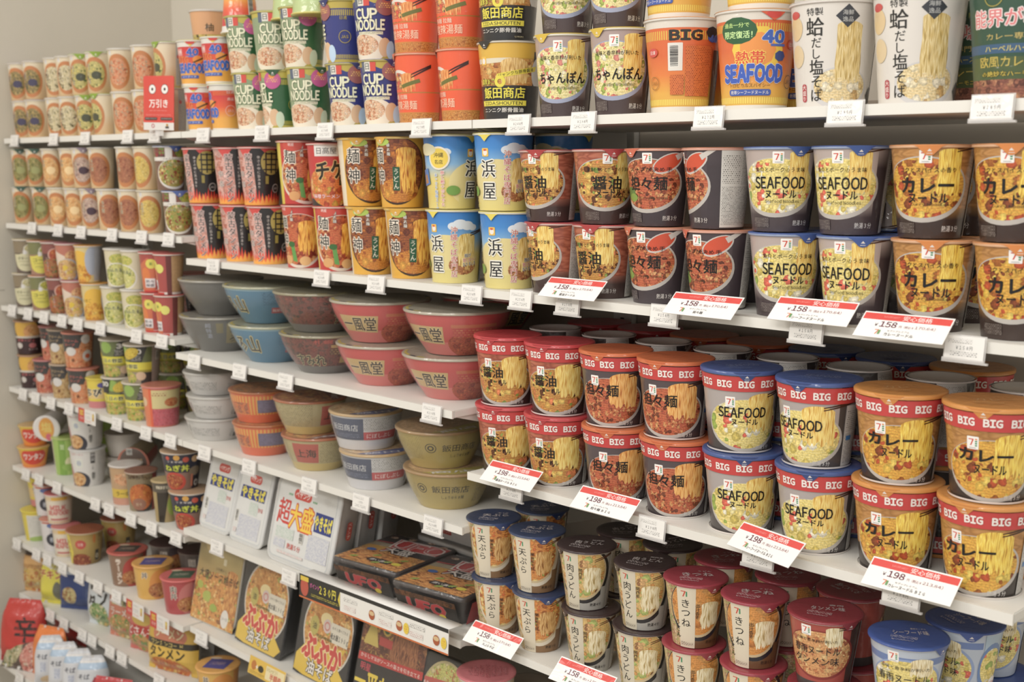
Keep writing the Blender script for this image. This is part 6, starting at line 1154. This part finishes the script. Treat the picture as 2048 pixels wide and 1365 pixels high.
def c3(A, W, H): A.E(-40, H*.5, 40, 44, food(['c8b890', 'a89a70', '6a7a4c', 'd8ccb0'], 1.2), 22); A.E(44, H*.42, 44, 46, food(['c87a68', 'd8a090', 'a8544a', 'd8c0a8'], 1.3), 22)
def c4(A, W, H): A.R(-W, H*.74, W, H*.86, 'a4b8cc'); A.R(-W, H*.86, W, H*.9, 'd4d0cc'); A.P([(-2, H*.42), (16, H*.36), (26, H*.5), (8, H*.6)], 'a83a44'); A.T('そば', -18, H*.6, 13, '4a4a54', .04); A.R(-22, H*.3, -8, H*.5, fine('c4c6cc', '5a6a9a', 4, 5)); A.E(0, H*.14, 24, 12, 'd0b48c', 14)
stand(pillow('noodle_bag', 130, 168, 60, a_bag('c0352c', c1), tp=.3), 'big red spicy noodle bag', 'A8', 44, -.088, .6, .16, 'noodle bag')
stand(pillow('noodle_bag', 120, 122, 50, a_bag('b8322c', lambda A, W, H: A.T('赤', 0, H*.6, 30, '8a2420', .05))), 'red noodle bag behind the big one', 'A8', 140, .06, .3, .1, 'noodle bag', 1)
stand(pillow('noodle_bag', 110, 132, 44, a_bag('e07a2c', c2), tp=.3), 'orange noodle bag', 'A8', 98, -.078, .4, .12, 'noodle bag', dz=.0)
stand(pillow('noodle_bag', 120, 90, 24, a_bag('5a4a42', c3)), 'clear noodle bag showing vegetables', 'A8', 34, -.118, .4, .6, 'noodle bag')
for i, u in enumerate((100, 128, 156, 184)):
    stand(pillow('noodle_bag', 80, 128-2*i, 34, a_bag('c9c9cb', c4), tp=.45), 'white buckwheat noodle bag with red diamond', 'A8', u, -.10+.008*i, .9, .18, 'noodle bag')
for i, (u, c, y) in enumerate(((204, 'd0c060', -.115), (262, 'c8c4c4', -.1), (320, 'c4404a', -.09))):
    stand(pillow('noodle_bag', 100, 112, 30, a_bag(c, lambda A, W, H: (A.R(-W, H*.6, W, H, 'b8383c')))), ('yellow and red flat noodle bag', 'white and red flat noodle bag', 'red flat noodle bag')[i], 'A8', u, y, .5, .5, 'noodle bag', dz=.004)

# ------------------------------------------------------------------ signs and promotional strips
A = Art(flatmap((0, -.0008, 0)), 0, (), (-44, 0, 44, 114)); A.RR(-44, 0, 44, 114, 5, 'd23e30'); A.R(-44, 0, 44, 16, 'd8d2cc'); A.RR(-44, 0, 44, 6, 3, 'd8d2cc')
for sx in (-18, 18): A.E(sx, 86, 10.5, 10.5, '2a2626', 24); A.E(sx, 86, 9.4, 9.4, 'e6e0da', 24); A.E(sx, 86, 3, 3.2, '2a2626', 16)
A.T('万引き', 0, 56, 17, 'f0e4dc', .06, 54, 0, 2); A.R(-26, 40, 26, 42.4, fine('d23e30', 'e8a8a0', 2, 3)); A.R(-36, 31, 36, 33, fine('d23e30', 'e8a8a0', 2, 3)); A.RR(-40, 21, -4, 27, 2, '3a2a2a'); A.RR(6, 21, 40, 27, 2, '3a2a2a'); A.R(-38, 23, -6, 25, fine('3a2a2a', 'e0d0c8', 1.8, 3)); A.R(8, 23, 38, 25, fine('3a2a2a', 'e0d0c8', 1.8, 3)); A.ring(-16, 9, 3, 4.5, 'c8606a'); A.R(20, 4, 30, 8, '4a4440'); A.E(25, 11, 3, 3, 'b88a3c', 12)
u = 316; zz = top_of('TA')+.004; yy = -.014; o = link('warning_sign', A.mesh('warning_sign', [(*box(-.044, -.0006, .002, .044, .0006, .112), MT('d23e30'))]), None, (x_at(u, yy, zz+.05), yy, zz), (-.02, .03, .28)); tag(o, 'red shoplifting warning sign with two round eyes on the top shelf edge', 'sign')
v = box(-.012, .0008, -.012, .012, .0022, .03); link('clip', simple('clip', [(*v, HOLD)]), o)
def promo(name, sh, u, wd, ht, artf, label, tl=.1, rz=0.0, yo=-.012, dz=-.012, ledge=0):
    A = Art(flatmap((0, -.0005, 0)), 0, (), (-wd/2, 0, wd/2, ht)); artf(A, wd, ht); zr, yf = SHELF[sh][:2]; z = zr+Z0+dz; y = yf+yo
    ex = [(*box(-wd*.0005, -.0004, 0, wd*.0005, .0006, ht*.001), MT('e4dfd8'))]
    if ledge: ex.append((*box(-wd*.0005, -.0004, ht*.001-.0006, wd*.0005, ledge*.001, ht*.001+.0006), MT('e6e2dc')))
    o = link(name, A.mesh(name, ex), None, (x_at(u, y, z), y, z), (-tl, 0, rz)); tag(o, label, 'promotional card'); return o
def p_red(A, W, H): A.R(-W, 0, W, H, 'e0dbd4'); A.R(-W/2, 0, -W*.14, H, 'c83c34'); A.R(-W*.42, H*.5, -W*.2, H*.86, 'd8b02c'); A.T('30円', -W*.3, H*.66, H*.22, 'c83c34', .06, W*.2); A.T('引き', -W*.3, H*.28, H*.2, 'e8d0c8', .04, W*.2); A.R(-W*.1, H*.72, W*.2, H*.82, fine('e0dbd4', '6a6866', 3, 4)); A.R(-W*.1, H*.36, W*.2, H*.56, fine('e0dbd4', '8a8886', 3, 4)); A.R(-W*.1, H*.12, W*.24, H*.24, fine('e0dbd4', 'c86a60', 3, 4)); A.R(W*.32, H*.3, W*.42, H*.8, 'c89a4c'); A.R(W*.33, H*.55, W*.41, H*.75, 'd8c040')
promo('promo_card', 'A4', 174, 90, 34, p_red, 'red and white discount card hanging from left bay fourth shelf', .05, 0, -.014, -.014)
promo('promo_card', 'A6', 270, 82, 36, p_red, 'red and white discount card on sixth shelf below red ramen bowl', .05, 0, -.014, -.016)
promo('promo_card', 'A6', 319, 84, 36, p_red, 'red and white discount card on sixth shelf below orange bowl', .05, 0, -.014, -.016)
def p_yel(A, W, H): A.R(-W, 0, W, H, 'd8b03c'); A.R(-W*.02, H*.12, W*.48, H*.86, 'e0d0a0'); A.E(-W*.36, H*.55, 9, 10, 'b8702c', 14); A.E(-W*.16, H*.5, 10, 7, '3a3424', 14); A.T('+', -W*.27, H*.52, 8, 'e8e0d0', .06); A.R(0, H*.6, W*.3, H*.8, fine('e0d0a0', '8a7a40', 3, 4)); A.T('半額券', W*.26, H*.36, 14, 'c8503c', .06, 40); A.R(-W*.46, H*.06, -W*.04, H*.24, fine('d8b03c', '6a5020', 3, 4))
promo('promo_card', 'B6', 530, 128, 36, p_yel, 'yellow half price coupon card hanging from the sixth shelf', .25, 0, -.016, -.012)
def p_blk(A, W, H):
    A.R(-W, 0, W, H, 'e2ded6'); A.R(-W, 0, W, 3, 'c8682c'); A.R(-W/2, 3, -W*.2, H, '2c2a28'); A.R(-W*.2, H-7, W, H, '2c2a28'); A.E(-W*.46, H*.5, 12, 18, 'b8503c', 16); A.R(-W*.49, H*.74, -W*.43, H-3, 'd8b82c'); A.T('ポイント', -W*.385, H*.66, 9, 'd0609c', .04, 28); A.T('230円', -W*.29, H*.6, 17, 'e0d030', .06, 48, 0, 1); A.R(-W*.41, H*.2, -W*.21, H*.34, fine('2c2a28', 'c8b830', 3, 4)); A.P([(-W*.2, H*.2), (-W*.215, H*.5), (-W*.2, H*.85)], 'd8c02c')
    for x in (-.14, .1, .3): A.R(W*x-14, H*.55, W*x+24, H*.7, fine('e2ded6', '7a7672', 3, 4)); A.R(W*x-14, H*.2, W*x+20, H*.42, fine('e2ded6', 'b88a84', 3, 4))
    for x in (.02, .2, .43): A.E(W*x, H*.42, 8, 9, 'a8542c', 16); A.E(W*x, H*.48, 7, 4, 'd0b080', 12)
    for x in (.245, .475): A.E(W*x, H*.42, 7, 10, 'e0c028', 16); A.R(W*x-4, H*.32, W*x+4, H*.52, fine('e0c028', 'c87830', 4, 4))
promo('promo_strip', 'B5', 738, 405, 45, p_blk, 'long black and white promotional strip with 230 yen on fifth shelf', .04, .03, -.038, -.003, 32)

# ------------------------------------------------------------------ price tags on the rails
for sh, us in (('TA', (29, 107, 170, 255, 309)), ('A2', (64, 116, 162, 224, 283, 337)), ('A3', (24, 56, 88, 124, 156, 201, 273, 324)), ('A4', (46, 71, 102, 138, 234, 292, 341)),
               ('A5', (52, 78, 114, 191, 218, 262, 303, 352)), ('A6', (34, 73, 95, 125, 159, 196, 233)), ('A7', (53, 101, 128, 165, 184, 220, 244, 318)), ('A8', (39,))):
    for u in us: price_tag(sh, u, '', 44, 26)
for sh, u, n in (('TB', 406, ''), ('TB', 524, '178'), ('TB', 650, '178'), ('TB', 842, '278'), ('TC', 1037, '248'), ('TC', 1166, '198'), ('TC', 1417, '221'), ('TC', 1690, '285'), ('TC', 1984, '285'), ('SB', 426, '208'), ('SB', 643, '208'), ('SB', 752, '208'), ('SC', 943, '238'), ('SC', 1041, '158'), ('SC', 1135, '158'), ('SC', 1328, '158'), ('SC', 1612, '158'), ('SC', 1929, '158'),
                 ('B3', 388, ''), ('B3', 479, ''), ('B3', 571, ''), ('B3', 863, '298'), ('A4', 409, ''), ('B4', 498, ''), ('B4', 618, ''), ('B4', 722, ''), ('B4', 866, '298'), ('B5', 434, ''), ('B5', 578, ''), ('B6', 403, ''), ('C3', 1023, '198'), ('C3', 1303, '198'), ('C3', 1516, '198'), ('C3', 1802, '198'), ('C4', 1150, '158')):
    if sh == 'A4' and u == 409: sh = 'B4'
    price_tag(sh, u, n, 46, 27, -.003)
price_card('SC', 1130, '158', '170.64', '醤油ヌードル', 'below the small soy sauce cups'); price_card('SC', 1391, '158', '170.64', '担々麺', 'below the small black sesame cups', dz=-.002, yo=-.032); price_card('SC', 1611, '158', '170.64', 'シーフードヌードル', 'below the small seafood cups', dz=.004); price_card('SC', 1792, '158', '170.64', 'カレーヌードル', 'below the small curry cups', dz=-.004, yo=-.034)
price_card('C3', 1008, '198', '213.84', '醤油ヌードル BIG', 'below the big soy sauce cups'); price_card('C3', 1196, '198', '213.84', '担々麺 BIG', 'below the big sesame cups', dz=-.002); price_card('C3', 1513, '198', '213.84', 'シーフードヌードル BIG', 'tilted below the big seafood cups', rz=-.22, yo=-.036, dz=.002); price_card('C3', 1808, '198', '213.84', 'カレーヌードル BIG', 'below the big curry cups', dz=0)
price_card('C4', 972, '158', '170.64', '天ぷらそば', 'below the tempura soba cups'); price_card('C4', 1151, '158', '170.64', '関西風肉うどん', 'below the white beef udon cups', dz=-.002)

# ------------------------------------------------------------------ words that single each thing out
def ordn(i, n):
    if n == 1: return ''
    if i == 0: return 'leftmost'
    if i == n-1: return 'rightmost'
    return ('second', 'third', 'fourth', 'fifth', 'sixth', 'seventh', 'eighth', 'ninth')[i-1]+' from left'
from collections import defaultdict
G = defaultdict(list)
for r in ITEMS: G[(SHELF[r['sh']][4], r['lvl'], r['row'], r['look'])].append(r)
GG = defaultdict(set)
for r in ITEMS: GG[(SHELF[r['sh']][4], r['look'])].add((r['lvl'], r['row']))
PL = defaultdict(int)
for r in ITEMS: PL[r['look']] += 1
for (sh, lv, rw, lk), rs in G.items():
    rs.sort(key=lambda r: r['u'])
    lvls = {a for a, b in GG[(sh, lk)]}; rws = {b for a, b in GG[(sh, lk)]}
    tier = '' if len(lvls) == 1 else ('bottom tier' if lv == 0 else ('upper tier' if lv == 1 else 'topmost tier'))
    rowt = '' if len(rws) == 1 else ('', 'behind', 'back row')[rw]
    for i, r in enumerate(rs):
        bits = [b for b in (' '.join(x for x in (ordn(i, len(rs)), ) if x), tier, rowt) if b]
        r['o']['label'] = lk+(', ' if bits else ' on ')+((' '.join(bits)+', ') if bits else '')+sh
        if PL[lk] > 1: r['o']['group'] = lk+'s'
TG = defaultdict(list)
for t in TAGREC: TG[t[1]].append(t)
for sh, ts in TG.items():
    ts.sort(key=lambda t: t[2]); bay = {'A': 'left', 'B': 'middle', 'C': 'right'}[sh[1] if sh[0] in 'TS' else sh[0]]; nm = SHELF[sh][4].replace(bay+' bay ', '')
    for i, t in enumerate(ts):
        tag(t[0], 'small white '+(t[3]+' yen ' if t[3] else '')+'price tag'+(', '+ordn(i, len(ts)) if len(ts) > 1 else '')+f' on {nm} rail, {bay} bay', 'price tag', 'small price tags on the shelf rails')
bpy.data.objects.remove(_co)
